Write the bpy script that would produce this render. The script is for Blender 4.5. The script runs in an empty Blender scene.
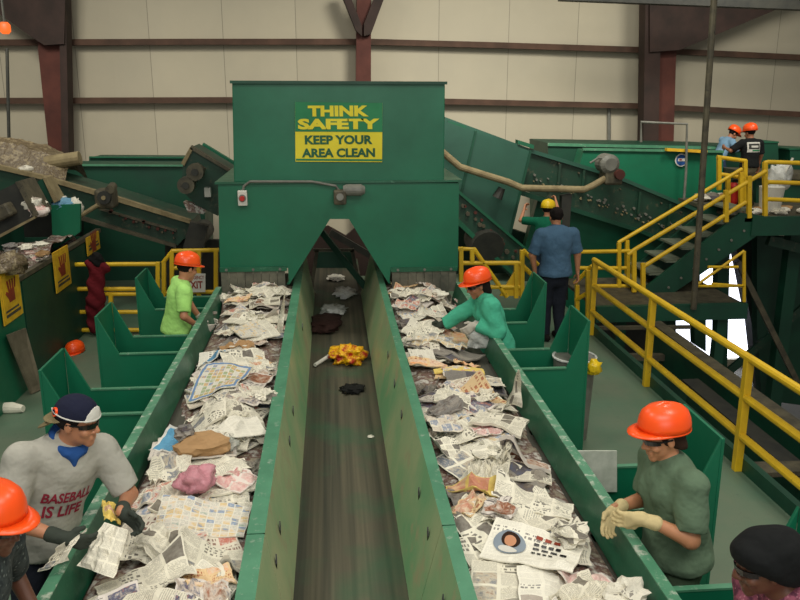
import bpy, math, random
import numpy as np
import openvdb as vdb
from mathutils import Vector, Matrix, noise as mnoise
random.seed(7); rng = np.random.default_rng(7)
SC = bpy.context.scene; COL = SC.collection
PI = math.pi
# ---------------------------------------------------------------- camera
F = 800.0; PITCH = math.atan(208/F); YAW = math.atan(71/math.hypot(F, 208)); CZ = 3.1
cp, sp, cy, sy = math.cos(PITCH), math.sin(PITCH), math.cos(YAW), math.sin(YAW)
FWD = Vector((sy*cp, cy*cp, -sp)); RT = Vector((cy, -sy, 0)); UP = Vector((sy*sp, cy*sp, cp))
def ray(x, y): return FWD + RT*((x-400)/F) + UP*((300-y)/F)
def W(x, y, Y):                     # point of the plane at depth Y seen at a photo position
    d = ray(x, y); t = Y/d.y; return Vector((d.x*t, Y, CZ+d.z*t))
def WZ(x, y, z=0.0):
    d = ray(x, y); t = (z-CZ)/d.z; return Vector((d.x*t, d.y*t, z))
def WX(x, y, X):
    d = ray(x, y); t = X/d.x; return Vector((X, d.y*t, CZ+d.z*t))
cam = bpy.data.objects.new('camera', bpy.data.cameras.new('camera')); COL.objects.link(cam)
cam.data.sensor_width = 36; cam.data.lens = 36*F/800; cam.data.clip_end = 200
cam.matrix_world = Matrix(((RT.x, UP.x, -FWD.x, 0), (RT.y, UP.y, -FWD.y, 0), (RT.z, UP.z, -FWD.z, CZ), (0, 0, 0, 1)))
SC.camera = cam
# ---------------------------------------------------------------- materials
def lin(c): return tuple((v/255/12.92 if v/255 <= .04045 else ((v/255+.055)/1.055)**2.4) for v in c)+(1,)
class NT:
    def __init__(s, name):
        s.m = bpy.data.materials.new(name); s.m.use_nodes = True; s.t = s.m.node_tree
        s.t.nodes.clear(); s.out = s.n('ShaderNodeOutputMaterial'); s.b = s.n('ShaderNodeBsdfPrincipled')
        s.t.links.new(s.b.outputs[0], s.out.inputs[0])
    def n(s, k, **kw):
        o = s.t.nodes.new(k)
        for a, v in kw.items(): setattr(o, a, v)
        return o
    def put(s, inp, v):
        if hasattr(v, 'is_output') or isinstance(v, bpy.types.NodeSocket): s.t.links.new(v, inp)
        elif v is not None: inp.default_value = v
    def math(s, op, a, b=None, c=None):
        o = s.n('ShaderNodeMath', operation=op); s.put(o.inputs[0], a)
        if b is not None: s.put(o.inputs[1], b)
        if c is not None: s.put(o.inputs[2], c)
        return o.outputs[0]
    def mix(s, f, a, b, mode='MIX'):
        o = s.n('ShaderNodeMix', data_type='RGBA', blend_type=mode); s.put(o.inputs[0], f); s.put(o.inputs[6], a); s.put(o.inputs[7], b); return o.outputs[2]
    def noise(s, vec, scale, detail=3, rough=.5):
        o = s.n('ShaderNodeTexNoise'); s.put(o.inputs['Vector'], vec); o.inputs['Scale'].default_value = scale
        o.inputs['Detail'].default_value = detail; o.inputs['Roughness'].default_value = rough; return o
    def ramp(s, f, stops):
        o = s.n('ShaderNodeValToRGB'); s.put(o.inputs[0], f); e = o.color_ramp.elements
        while len(e) < len(stops): e.new(.5)
        for i, (p, c) in enumerate(stops): e[i].position = p; e[i].color = c
        return o.outputs[0]
    def tc(s, k='Object'): return s.n('ShaderNodeTexCoord').outputs[k]
    def bump(s, h, st, dist=.01):
        o = s.n('ShaderNodeBump'); s.put(o.inputs['Height'], h); o.inputs['Strength'].default_value = st; o.inputs['Distance'].default_value = dist
        s.t.links.new(o.outputs[0], s.b.inputs['Normal'])
    def set(s, col=None, rough=.6, metal=0, spec=.5):
        if col is not None: s.put(s.b.inputs['Base Color'], col)
        s.put(s.b.inputs['Roughness'], rough); s.put(s.b.inputs['Metallic'], metal); s.b.inputs['Specular IOR Level'].default_value = spec
        return s
BW = ((0, (0, 0, 0, 1)), (1, (1, 1, 1, 1)))
MT = {}
def paint(name, c, c2=None, rough=.45, scale=3, wear=None, wearamt=.0, bump=.15, metal=0, spec=.5):
    m = NT(name); v = m.tc(); n = m.noise(v, scale, 5, .6)
    c = lin(c); c2 = lin(c2) if c2 else tuple(x*.72 for x in c[:3])+(1,)
    col = m.mix(m.ramp(n.outputs[0], ((.35, (0, 0, 0, 1)), (.65, (1, 1, 1, 1)))), c, c2)
    if wear:
        w = m.noise(v, scale*3.3, 6, .7); col = m.mix(m.ramp(w.outputs[0], ((.62-wearamt, (0, 0, 0, 1)), (.70-wearamt*.6, (1, 1, 1, 1)))), col, lin(wear))
    m.set(col, m.math('MULTIPLY_ADD', n.outputs[0], .25, rough-.1), metal, spec)
    if bump: m.bump(m.noise(v, scale*12, 3).outputs[0], bump, .004)
    MT[name] = m.m; return m.m
paint('green_paint', (16, 108, 76), (13, 95, 66), .42, 1.3)
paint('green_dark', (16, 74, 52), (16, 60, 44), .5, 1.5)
paint('green_rail', (30, 98, 70), (24, 84, 58), .38, 4, (70, 120, 96), .02)
paint('green_light', (80, 138, 106), (66, 122, 92), .45, 5, (140, 160, 140), .03)
paint('green_old', (24, 66, 48), (30, 54, 40), .5, 2, (78, 80, 62), .05)
paint('green_grey', (50, 92, 76), (42, 80, 66), .35, 1.2)
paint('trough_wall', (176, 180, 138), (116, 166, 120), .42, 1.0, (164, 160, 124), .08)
paint('steel_dusty', (98, 92, 72), (70, 66, 54), .6, 6, (52, 50, 44), .05, metal=.2)
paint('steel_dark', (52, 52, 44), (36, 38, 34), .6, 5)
paint('grey_flap', (110, 108, 92), (74, 76, 66), .7, 6)
paint('yellow_paint', (226, 186, 30), (206, 166, 26), .45, 5, (120, 96, 40), -.02)
paint('red_iron', (88, 42, 30), (70, 34, 26), .75, 2)
paint('girt_brown', (84, 58, 42), (64, 46, 34), .75, 2)
paint('rail_cap', (84, 142, 110), (70, 128, 98), .42, 5, (184, 194, 176), .09)
paint('tread', (116, 124, 104), (92, 100, 84), .7, 6)
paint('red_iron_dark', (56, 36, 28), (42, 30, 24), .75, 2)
paint('orange_plastic', (255, 92, 26), (250, 80, 20), .3, 3, bump=0)
paint('yellow_plastic', (240, 206, 30), (230, 190, 20), .35, 3, bump=0)
paint('white_plastic', (214, 212, 200), (196, 194, 184), .5, 4, bump=0)
paint('grey_plastic', (120, 120, 110), (100, 100, 92), .5, 6)
paint('red_plastic', (200, 40, 30), None, .4, 4, bump=0)
paint('black_plastic', (22, 22, 24), (16, 16, 18), .35, 6, bump=0)
paint('lens', (16, 18, 20), None, .1, 4, bump=0)
paint('sign_yellow', (232, 216, 40), (224, 206, 34), .55, 3, bump=0)
paint('sign_green', (20, 128, 76), (16, 118, 70), .55, 3, bump=0)
paint('sign_text_green', (22, 96, 62), None, .6, 3, bump=0)
paint('sign_amber', (228, 184, 34), (204, 156, 28), .6, 9, bump=0)
paint('sign_red', (150, 56, 30), None, .6, 5, bump=0)
paint('wood_board', (122, 112, 92), (96, 88, 70), .8, 5)
paint('cardboard', (176, 134, 88), (150, 110, 72), .8, 8)
paint('tan_tube', (150, 136, 100), (120, 106, 76), .8, 6)
def floor_mat():
    m = NT('platform_floor'); v = m.tc(); n = m.noise(v, .9, 6, .65); w = m.noise(v, 14, 5, .7)
    c = m.mix(m.ramp(n.outputs[0], ((.35, (0, 0, 0, 1)), (.65, (1, 1, 1, 1)))), lin((84, 112, 90)), lin((104, 116, 96)))
    c = m.mix(m.ramp(w.outputs[0], ((.6, (0, 0, 0, 1)), (.75, (.5, .5, .5, 1)))), c, lin((60, 72, 60)))
    m.set(c, .55); m.bump(w.outputs[0], .2, .004); MT['floor'] = m.m
floor_mat()
def ground_mat():
    m = NT('ground_concrete'); v = m.tc(); n = m.noise(v, .7, 6, .65)
    m.set(m.mix(n.outputs[0], lin((92, 90, 82)), lin((130, 126, 112))), .8); MT['ground'] = m.m
ground_mat()
def wall_mat():
    m = NT('wall_panels'); v = m.tc(); s = m.n('ShaderNodeSeparateXYZ'); m.put(s.inputs[0], v)
    fr = m.math('FRACT', m.math('DIVIDE', m.math('ADD', s.outputs[0], 100.63), 1.53))
    seam = m.math('LESS_THAN', fr, .009)
    fl = m.math('FLOOR', m.math('DIVIDE', m.math('ADD', s.outputs[0], 100.63), 1.53))
    wn = m.n('ShaderNodeTexWhiteNoise', noise_dimensions='1D'); m.put(wn.inputs['W'], fl)
    n = m.noise(v, .35, 4, .6); n2 = m.noise(v, 3, 4, .6)
    c = m.mix(m.ramp(n.outputs[0], ((.3, (0, 0, 0, 1)), (.7, (1, 1, 1, 1)))), lin((190, 182, 158)), lin((176, 170, 150)))
    c = m.mix(m.math('MULTIPLY', wn.outputs[0], .22), c, lin((160, 152, 132)))
    c = m.mix(m.math('MULTIPLY', n2.outputs[0], .15), c, lin((150, 140, 120)))
    c = m.mix(seam, c, lin((136, 130, 114)))
    m.set(c, .75); 
    m.bump(m.math('ADD', m.math('MULTIPLY', m.math('ABSOLUTE', m.math('SUBTRACT', fr, .5)), -1.6), m.math('MULTIPLY', n2.outputs[0], .3)), .35, .06)
    MT['wall'] = m.m
wall_mat()
def belt_mat(name, c1, c2, stripes):
    m = NT(name); v = m.tc(); s = m.n('ShaderNodeSeparateXYZ'); m.put(s.inputs[0], v)
    mp = m.n('ShaderNodeMapping'); m.put(mp.inputs[0], v); mp.inputs['Scale'].default_value = (1, .015, 1)
    n = m.noise(mp.outputs[0], 16, 3, .55); n2 = m.noise(v, 9, 6, .7); n3 = m.noise(v, 2.2, 3, .5)
    f = m.ramp(n.outputs[0], ((.35, (0, 0, 0, 1)), (.68, (1, 1, 1, 1))))
    c = m.mix(f, lin(c1), lin(c2))
    c = m.mix(m.ramp(n3.outputs[0], ((.5, (0, 0, 0, 1)), (.72, (.6, .6, .6, 1)))), c, lin((44, 84, 56)) if stripes else lin((70, 70, 60)))
    c = m.mix(m.ramp(n2.outputs[0], ((.70, (0, 0, 0, 1)), (.78, (.6, .6, .6, 1)))), c, lin((130, 122, 100)))
    m.set(c, .7); m.bump(n2.outputs[0], .3, .005); MT[name] = m.m
belt_mat('trough_belt', (50, 50, 38), (92, 86, 68), True)
belt_mat('sort_belt', (58, 58, 50), (78, 76, 64), False)
def cloth(name, c, c2=None, scale=60, amt=.3, rough=.9, fold=.6):
    m = NT(name); v = m.tc(); n = m.noise(v, scale, 2); n2 = m.noise(v, 5, 3, .6)
    col = m.mix(n2.outputs[0], lin(c), lin(c2) if c2 else tuple(x*.75 for x in lin(c)[:3])+(1,))
    m.set(col, rough, 0, .2); n3 = m.noise(v, 13, 2, .5); m.bump(m.math('ADD', m.math('MULTIPLY', n.outputs[0], .06), m.math('ADD', n2.outputs[0], m.math('MULTIPLY', n3.outputs[0], .45))), fold, .045); MT[name] = m.m; return m.m
def skin(name, c):
    m = NT(name); v = m.tc(); n = m.noise(v, 14, 3)
    m.set(m.mix(n.outputs[0], lin(c), tuple(x*.82 for x in lin(c)[:3])+(1,)), .5, 0, .4); m.b.inputs['Subsurface Weight'].default_value = .08
    m.b.inputs['Subsurface Radius'].default_value = (.01, .004, .002); MT[name] = m.m
skin('skin_tan', (190, 132, 98)); skin('skin_olive', (196, 138, 100)); skin('skin_brown', (104, 66, 48)); skin('skin_dark', (70, 44, 34)); skin('skin_mid', (168, 112, 82))
cloth('hair_black', (26, 20, 18), None, 90); cloth('hair_brown', (52, 36, 26), None, 90)
cloth('tee_lime', (178, 232, 132), (160, 216, 112)); cloth('tee_grey', (178, 176, 164), (160, 158, 148)); cloth('tee_olive', (100, 122, 98), (88, 108, 86))
cloth('coat_teal', (84, 182, 148), (62, 160, 128)); cloth('shirt_blue', (74, 104, 128), (62, 90, 114)); cloth('shirt_green', (18, 104, 76), (14, 90, 64))
cloth('tee_black', (30, 32, 32), (22, 24, 24)); cloth('shirt_sky', (124, 158, 184), (108, 142, 168)); cloth('pants_navy', (34, 38, 48)); cloth('pants_khaki', (150, 142, 118), (128, 122, 100))
cloth('jeans', (56, 72, 98)); cloth('glove_cream', (214, 196, 146), (192, 174, 128)); cloth('glove_dark', (50, 56, 52), (64, 70, 60)); cloth('glove_white', (196, 190, 176))
cloth('bandana', (44, 86, 148), (34, 70, 130)); cloth('cap_navy', (30, 34, 54), (26, 28, 46)); cloth('cap_tan', (128, 116, 84)); cloth('cap_white', (214, 212, 202)); cloth('beret', (24, 26, 26), (14, 15, 16), 40, fold=.6)
cloth('red_cloth', (112, 28, 34), (78, 20, 28), fold=.6); cloth('shoe', (30, 28, 26)); cloth('dark_cloth', (30, 30, 28), (18, 18, 18), fold=.7)
cloth('maroon_cloth', (62, 42, 36), (44, 28, 26), fold=.7)
cloth('worn_blue', (140, 152, 162))
cloth('print_red', (150, 44, 62)); cloth('print_blue', (74, 78, 110))
def plaid(name, a, b, c, sc):
    m = NT(name); v = m.tc(); n = m.noise(v, sc, 3, .6); vo = m.n('ShaderNodeTexVoronoi'); m.put(vo.inputs['Vector'], v); vo.inputs['Scale'].default_value = sc*1.6
    col = m.mix(m.ramp(n.outputs[0], ((.42, (0, 0, 0, 1)), (.58, (1, 1, 1, 1)))), lin(a), lin(b)); col = m.mix(m.ramp(vo.outputs['Distance'], ((.1, (1, 1, 1, 1)), (.28, (0, 0, 0, 1)))), col, lin(c))
    m.set(col, .9, 0, .2); MT[name] = m.m
plaid('shirt_pattern', (44, 52, 54), (66, 74, 74), (112, 120, 116), 26); plaid('shirt_pink', (150, 84, 102), (90, 50, 66), (190, 130, 140), 40)
def emit(name, c, s):
    m = NT(name); m.set((0, 0, 0, 1)); m.put(m.b.inputs['Emission Color'], lin(c)); m.b.inputs['Emission Strength'].default_value = s; MT[name] = m.m
emit('daylight', (236, 240, 255), 3.2); emit('lamp_white', (255, 246, 224), 8); emit('lamp_orange', (255, 110, 40), 1.2)
def film(name, c, alpha, rough=.25):
    m = NT(name); v = m.tc(); n = m.noise(v, 18, 4, .7)
    m.set(m.mix(n.outputs[0], lin(c), tuple(min(1, x*1.3) for x in lin(c)[:3])+(1,)), rough, 0, .6); m.put(m.b.inputs['Alpha'], m.math('MULTIPLY_ADD', n.outputs[0], .4, alpha-.2))
    m.bump(n.outputs[0], .8, .03); MT[name] = m.m
film('plastic_white', (204, 206, 200), .8); film('plastic_pink', (198, 134, 144), .85, .15); film('plastic_clear', (176, 178, 166), .55)
def wad_mat(name, a, b, c):
    m = NT(name); v = m.tc(); n = m.noise(v, 13, 3, .6); n2 = m.noise(v, 40, 3)
    col = m.ramp(n.outputs[0], ((.38, lin(a)), (.5, lin(b)), (.62, lin(c)))); m.set(col, .4); m.bump(n2.outputs[0], .7, .02); MT[name] = m.m
wad_mat('bag_yellow', (240, 190, 20), (232, 170, 10), (170, 40, 20)); wad_mat('heap_mix', (112, 98, 72), (88, 74, 54), (140, 126, 96)); wad_mat('debris_red', (150, 140, 122), (96, 60, 52), (190, 186, 176))
# --- printed paper: columns of print, picture blocks, headlines, drawn from the sheet's own UV
def paper(name, base, ink, cols, rows, ppic, phead, pics, text=1.0, border=None, rough=.75):
    m = NT(name); uv = m.tc('UV'); oi = m.n('ShaderNodeObjectInfo'); rnd = oi.outputs['Random']
    s = m.n('ShaderNodeSeparateXYZ'); m.put(s.inputs[0], uv); u, v = s.outputs[0], s.outputs[1]
    cu, cv = m.math('MULTIPLY', u, cols), m.math('MULTIPLY', v, rows)
    cb = m.n('ShaderNodeCombineXYZ'); m.put(cb.inputs[0], m.math('FLOOR', cu)); m.put(cb.inputs[1], m.math('FLOOR', cv)); m.put(cb.inputs[2], m.math('MULTIPLY', rnd, 97))
    wn = m.n('ShaderNodeTexWhiteNoise', noise_dimensions='3D'); m.put(wn.inputs['Vector'], cb.outputs[0]); r = wn.outputs['Value']; rc = wn.outputs['Color']
    fu, fv = m.math('FRACT', cu), m.math('FRACT', cv)
    inside = m.math('MULTIPLY', m.math('GREATER_THAN', m.math('MINIMUM', fu, m.math('SUBTRACT', 1, fu)), .07), m.math('GREATER_THAN', m.math('MINIMUM', fv, m.math('SUBTRACT', 1, fv)), .08))
    lines = m.math('GREATER_THAN', m.math('FRACT', m.math('MULTIPLY', v, 44)), .45)
    wv = m.n('ShaderNodeCombineXYZ'); m.put(wv.inputs[0], m.math('MULTIPLY', u, 60)); m.put(wv.inputs[1], m.math('FLOOR', m.math('MULTIPLY', v, 44))); m.put(wv.inputs[2], m.math('MULTIPLY', rnd, 31))
    word = m.math('GREATER_THAN', m.noise(wv.outputs[0], 1, 1).outputs[0], .42)
    tx = m.math('MULTIPLY', m.math('MULTIPLY', lines, word), m.math('MULTIPLY', inside, .42*text))
    col = m.mix(tx, lin(base), lin(ink))
    hv = m.n('ShaderNodeCombineXYZ'); m.put(hv.inputs[0], m.math('MULTIPLY', u, 24)); m.put(hv.inputs[1], m.math('FLOOR', m.math('MULTIPLY', v, 12))); m.put(hv.inputs[2], m.math('MULTIPLY', rnd, 53))
    hl = m.math('MULTIPLY', m.math('GREATER_THAN', m.noise(hv.outputs[0], 1, 1).outputs[0], .5), m.math('GREATER_THAN', m.math('FRACT', m.math('MULTIPLY', v, 12)), .4))
    ish = m.math('MULTIPLY', m.math('LESS_THAN', r, phead), inside)
    col = m.mix(ish, col, m.mix(m.math('MULTIPLY', hl, .8), lin(base), lin(ink)))
    isp = m.math('MULTIPLY', m.math('GREATER_THAN', r, 1-ppic), inside)
    pn = m.noise(uv, 9, 4, .7); hue = m.n('ShaderNodeSeparateColor'); m.put(hue.inputs[0], rc)
    st = [(i/(len(pics)-1) if len(pics) > 1 else 0, lin(c)) for i, c in enumerate(pics)]
    pc = m.ramp(m.math('ADD', m.math('MULTIPLY', hue.outputs[0], .7), m.math('MULTIPLY', m.math('SUBTRACT', pn.outputs[0], .35), 1.0)), st)
    col = m.mix(isp, col, pc)
    if border:
        e = m.math('MINIMUM', m.math('MINIMUM', u, m.math('SUBTRACT', 1, u)), m.math('MINIMUM', v, m.math('SUBTRACT', 1, v)))
        col = m.mix(m.math('MULTIPLY', m.math('LESS_THAN', e, .075), m.math('GREATER_THAN', e, .025)), col, lin(border))
    col = m.mix(m.math('MULTIPLY', rnd, .25), col, lin((150, 140, 112)))
    m.set(col, rough, 0, .25); m.bump(m.noise(m.tc(), 30, 3, .6).outputs[0], .35, .01); MT[name] = m.m
NEWS = (232, 227, 208)
paper('news_text', NEWS, (70, 68, 66), 4, 3, .10, .18, [(60, 60, 60), (150, 146, 136), (96, 90, 84)])
paper('news_photo', NEWS, (64, 62, 62), 3, 3, .3, .2, [(90, 76, 72), (190, 150, 120), (206, 196, 176), (110, 120, 134), (200, 190, 170), (130, 86, 72)])
paper('comics', (226, 222, 208), (60, 60, 70), 11, 9, .62, .0, [(190, 100, 104), (222, 214, 200), (120, 150, 186), (224, 196, 140), (222, 214, 204), (140, 168, 150)], .9)
paper('comics_blue', (228, 226, 214), (60, 60, 70), 10, 12, .62, .0, [(216, 110, 70), (228, 224, 210), (110, 150, 196), (226, 180, 110), (140, 170, 130), (222, 216, 204)], .4, (84, 132, 186))
paper('advert', (226, 218, 200), (110, 50, 40), 3, 3, .55, .2, [(210, 110, 64), (230, 196, 124), (224, 216, 200), (124, 140, 166), (222, 212, 198), (190, 96, 84), (228, 210, 184)])
paper('glossy', (214, 206, 196), (60, 50, 60), 2, 2, .75, .1, [(130, 60, 60), (206, 140, 110), (70, 80, 110), (210, 196, 180), (150, 90, 60), (60, 60, 66)], .6, rough=.35)
paper('page_orange', (226, 196, 150), (160, 60, 30), 2, 3, .6, .2, [(226, 100, 50), (236, 150, 80), (226, 206, 180), (190, 70, 40)], .5)
paper('page_yellow', (232, 206, 110), (150, 70, 40), 3, 1, .6, .0, [(232, 206, 100), (206, 130, 110), (236, 222, 170)], .4)
paper('page_blue', (224, 222, 212), (70, 90, 120), 1, 1, 1, 0, [(70, 130, 170), (90, 160, 196)], .3)
paper('page_white', (232, 228, 212), (100, 96, 96), 3, 6, .05, .2, [(200, 190, 170), (170, 160, 150)], .5)
paper('page_red', (224, 214, 204), (150, 40, 50), 2, 2, .7, .1, [(196, 70, 84), (226, 200, 190), (170, 50, 60)], .6, rough=.4)
paper('page_dark', (128, 124, 118), (40, 42, 54), 2, 3, .7, .1, [(60, 64, 84), (150, 144, 134), (90, 80, 76), (70, 80, 110)], .8)
paper('kraft', (176, 134, 88), (150, 108, 70), 1, 1, 0, 0, [(150, 110, 70), (150, 110, 70)], .0)
# ---------------------------------------------------------------- object helpers
ORG = {}
def V(*a): return Vector(a) if len(a) > 1 else Vector(a[0])
def meta(o, label=None, cat=None, group=None, kind=None):
    if label: o['label'] = label
    if cat: o['category'] = cat
    if group: o['group'] = group
    if kind: o['kind'] = kind
    return o
def thing(name, label, cat, loc, group=None):
    o = bpy.data.objects.new(name, None); COL.objects.link(o); o.location = V(loc); o.empty_display_size = .1; ORG[o.name] = V(loc)
    return meta(o, label, cat, group)
def mesh_obj(name, verts, faces, mat, parent=None, smooth=False, uvs=None, mats=None, midx=None):
    vs = np.asarray([tuple(v) for v in verts], dtype=float)
    if parent is not None: org = ORG[parent.name]
    else:
        lo, hi = vs.min(0), vs.max(0); org = Vector(((lo[0]+hi[0])/2, (lo[1]+hi[1])/2, lo[2]))
    me = bpy.data.meshes.new(name); me.from_pydata((vs-np.array(org)).tolist(), [], [list(map(int, f)) for f in faces])
    for m in (mats or [mat]): me.materials.append(MT[m])
    if midx is not None: me.polygons.foreach_set('material_index', midx)
    if uvs is not None:
        l = me.uv_layers.new(name='UVMap'); li = np.zeros(len(me.loops), dtype=np.int32); me.loops.foreach_get('vertex_index', li)
        l.data.foreach_set('uv', np.asarray(uvs, dtype=np.float32)[li].ravel())
    if smooth: me.polygons.foreach_set('use_smooth', [True]*len(me.polygons))
    me.validate(); me.update()
    o = bpy.data.objects.new(name, me); COL.objects.link(o); ORG[o.name] = org
    if parent is not None: o.parent = parent
    else: o.location = org
    return o
class MB:
    def __init__(s): s.v = []; s.f = []
    def add(s, v, f):
        b = len(s.v); s.v += [tuple(x) for x in v]; s.f += [[b+i for i in q] for q in f]; return s
    def hexa(s, p): return s.add(p, [(0, 3, 2, 1), (4, 5, 6, 7), (0, 1, 5, 4), (1, 2, 6, 5), (2, 3, 7, 6), (3, 0, 4, 7)])
    def box(s, a, b):
        (x0, y0, z0), (x1, y1, z1) = a, b
        x0, x1 = sorted((x0, x1)); y0, y1 = sorted((y0, y1)); z0, z1 = sorted((z0, z1))
        return s.hexa([(x0, y0, z0), (x1, y0, z0), (x1, y1, z0), (x0, y1, z0), (x0, y0, z1), (x1, y0, z1), (x1, y1, z1), (x0, y1, z1)])
    def prism(s, poly, d):                      # polygon swept by the vector d
        n = len(poly); d = V(d); p = [V(q) for q in poly]
        nrm = Vector((0, 0, 0))
        for i in range(n): nrm += p[i].cross(p[(i+1) % n])
        if nrm.dot(d) > 0: p = p[::-1]
        return s.add(p+[q+d for q in p], [list(range(n)), list(range(2*n-1, n-1, -1))]+[(i, i+n, (i+1) % n+n, (i+1) % n) for i in range(n)])
    def bar(s, a, b, w, h, up=(0, 0, 1)):
        a, b = V(a), V(b); d = (b-a).normalized(); up = V(up)
        if abs(d.dot(up)) > .98: up = Vector((0, 1, 0))
        r = d.cross(up).normalized()*(w/2); u = r.cross(d).normalized()*(h/2)
        return s.hexa([a-r-u, a+r-u, b+r-u, b-r-u, a-r+u, a+r+u, b+r+u, b-r+u])
    def tube(s, pts, r, n=10, closed=False):
        pts = [V(p) for p in pts]; rs = r if isinstance(r, (list, tuple)) else [r]*len(pts); vs = []; fs = []; ref = None
        for i, p in enumerate(pts):
            t = (pts[min(i+1, len(pts)-1)]-pts[max(i-1, 0)]).normalized()
            if ref is None: ref = Vector((0, 0, 1)) if abs(t.z) < .9 else Vector((1, 0, 0))
            a = (ref-t*ref.dot(t)).normalized(); ref = a; b = t.cross(a)
            vs += [p+(a*math.cos(2*PI*k/n)+b*math.sin(2*PI*k/n))*rs[i] for k in range(n)]
        for i in range(len(pts)-1):
            for k in range(n): fs.append((i*n+k, i*n+(k+1) % n, (i+1)*n+(k+1) % n, (i+1)*n+k))
        fs.append(list(range(n))[::-1]); m = (len(pts)-1)*n; fs.append([m+k for k in range(n)])
        return s.add(vs, fs)
    def cyl(s, a, b, r, n=16): return s.tube([a, b], r, n)
    def build(s, name, mat, parent=None, bevel=0, smooth=False):
        o = mesh_obj(name, s.v, s.f, mat, parent, smooth)
        if bevel:
            m = o.modifiers.new('bevel', 'BEVEL'); m.width = bevel; m.segments = 2; m.limit_method = 'ANGLE'
        return o
def children(o): return [c for c in bpy.data.objects if c.parent == o]
def copy_tree(o, delta=None, parent=None):
    ch = children(o); c = o.copy(); COL.objects.link(c); ORG[c.name] = ORG[o.name]+(V(delta) if delta else Vector())
    if parent is not None: c.parent = parent
    if delta is not None and parent is None: c.location = o.location+V(delta)
    for k in ch: copy_tree(k, None, c)
    return c
def text_obj(name, txt, mat, parent, width, height, origin, xdir, updir, bold=.0, thick=.004, fill=True):
    cu = bpy.data.curves.new('t', 'FONT'); cu.body = txt; cu.align_x = 'CENTER'; cu.offset = bold; cu.extrude = .0; cu.resolution_u = 3
    to = bpy.data.objects.new('t', cu); COL.objects.link(to); bpy.context.view_layer.update()
    me = bpy.data.meshes.new_from_object(to.evaluated_get(bpy.context.evaluated_depsgraph_get())); bpy.data.objects.remove(to); bpy.data.curves.remove(cu)
    vs = np.array([v.co[:] for v in me.vertices]); fs = [list(p.vertices) for p in me.polygons]; bpy.data.meshes.remove(me)
    lo, hi = vs.min(0), vs.max(0); u = (vs[:, 0]-(lo[0]+hi[0])/2)/(hi[0]-lo[0])*width; w = (vs[:, 1]-(lo[1]+hi[1])/2)/(hi[1]-lo[1])*height
    X, U, O = V(xdir).normalized(), V(updir).normalized(), V(origin); N = X.cross(U)
    P = [O+X*a+U*b+N*thick for a, b in zip(u, w)]
    return mesh_obj(name, P, fs, mat, parent)
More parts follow.
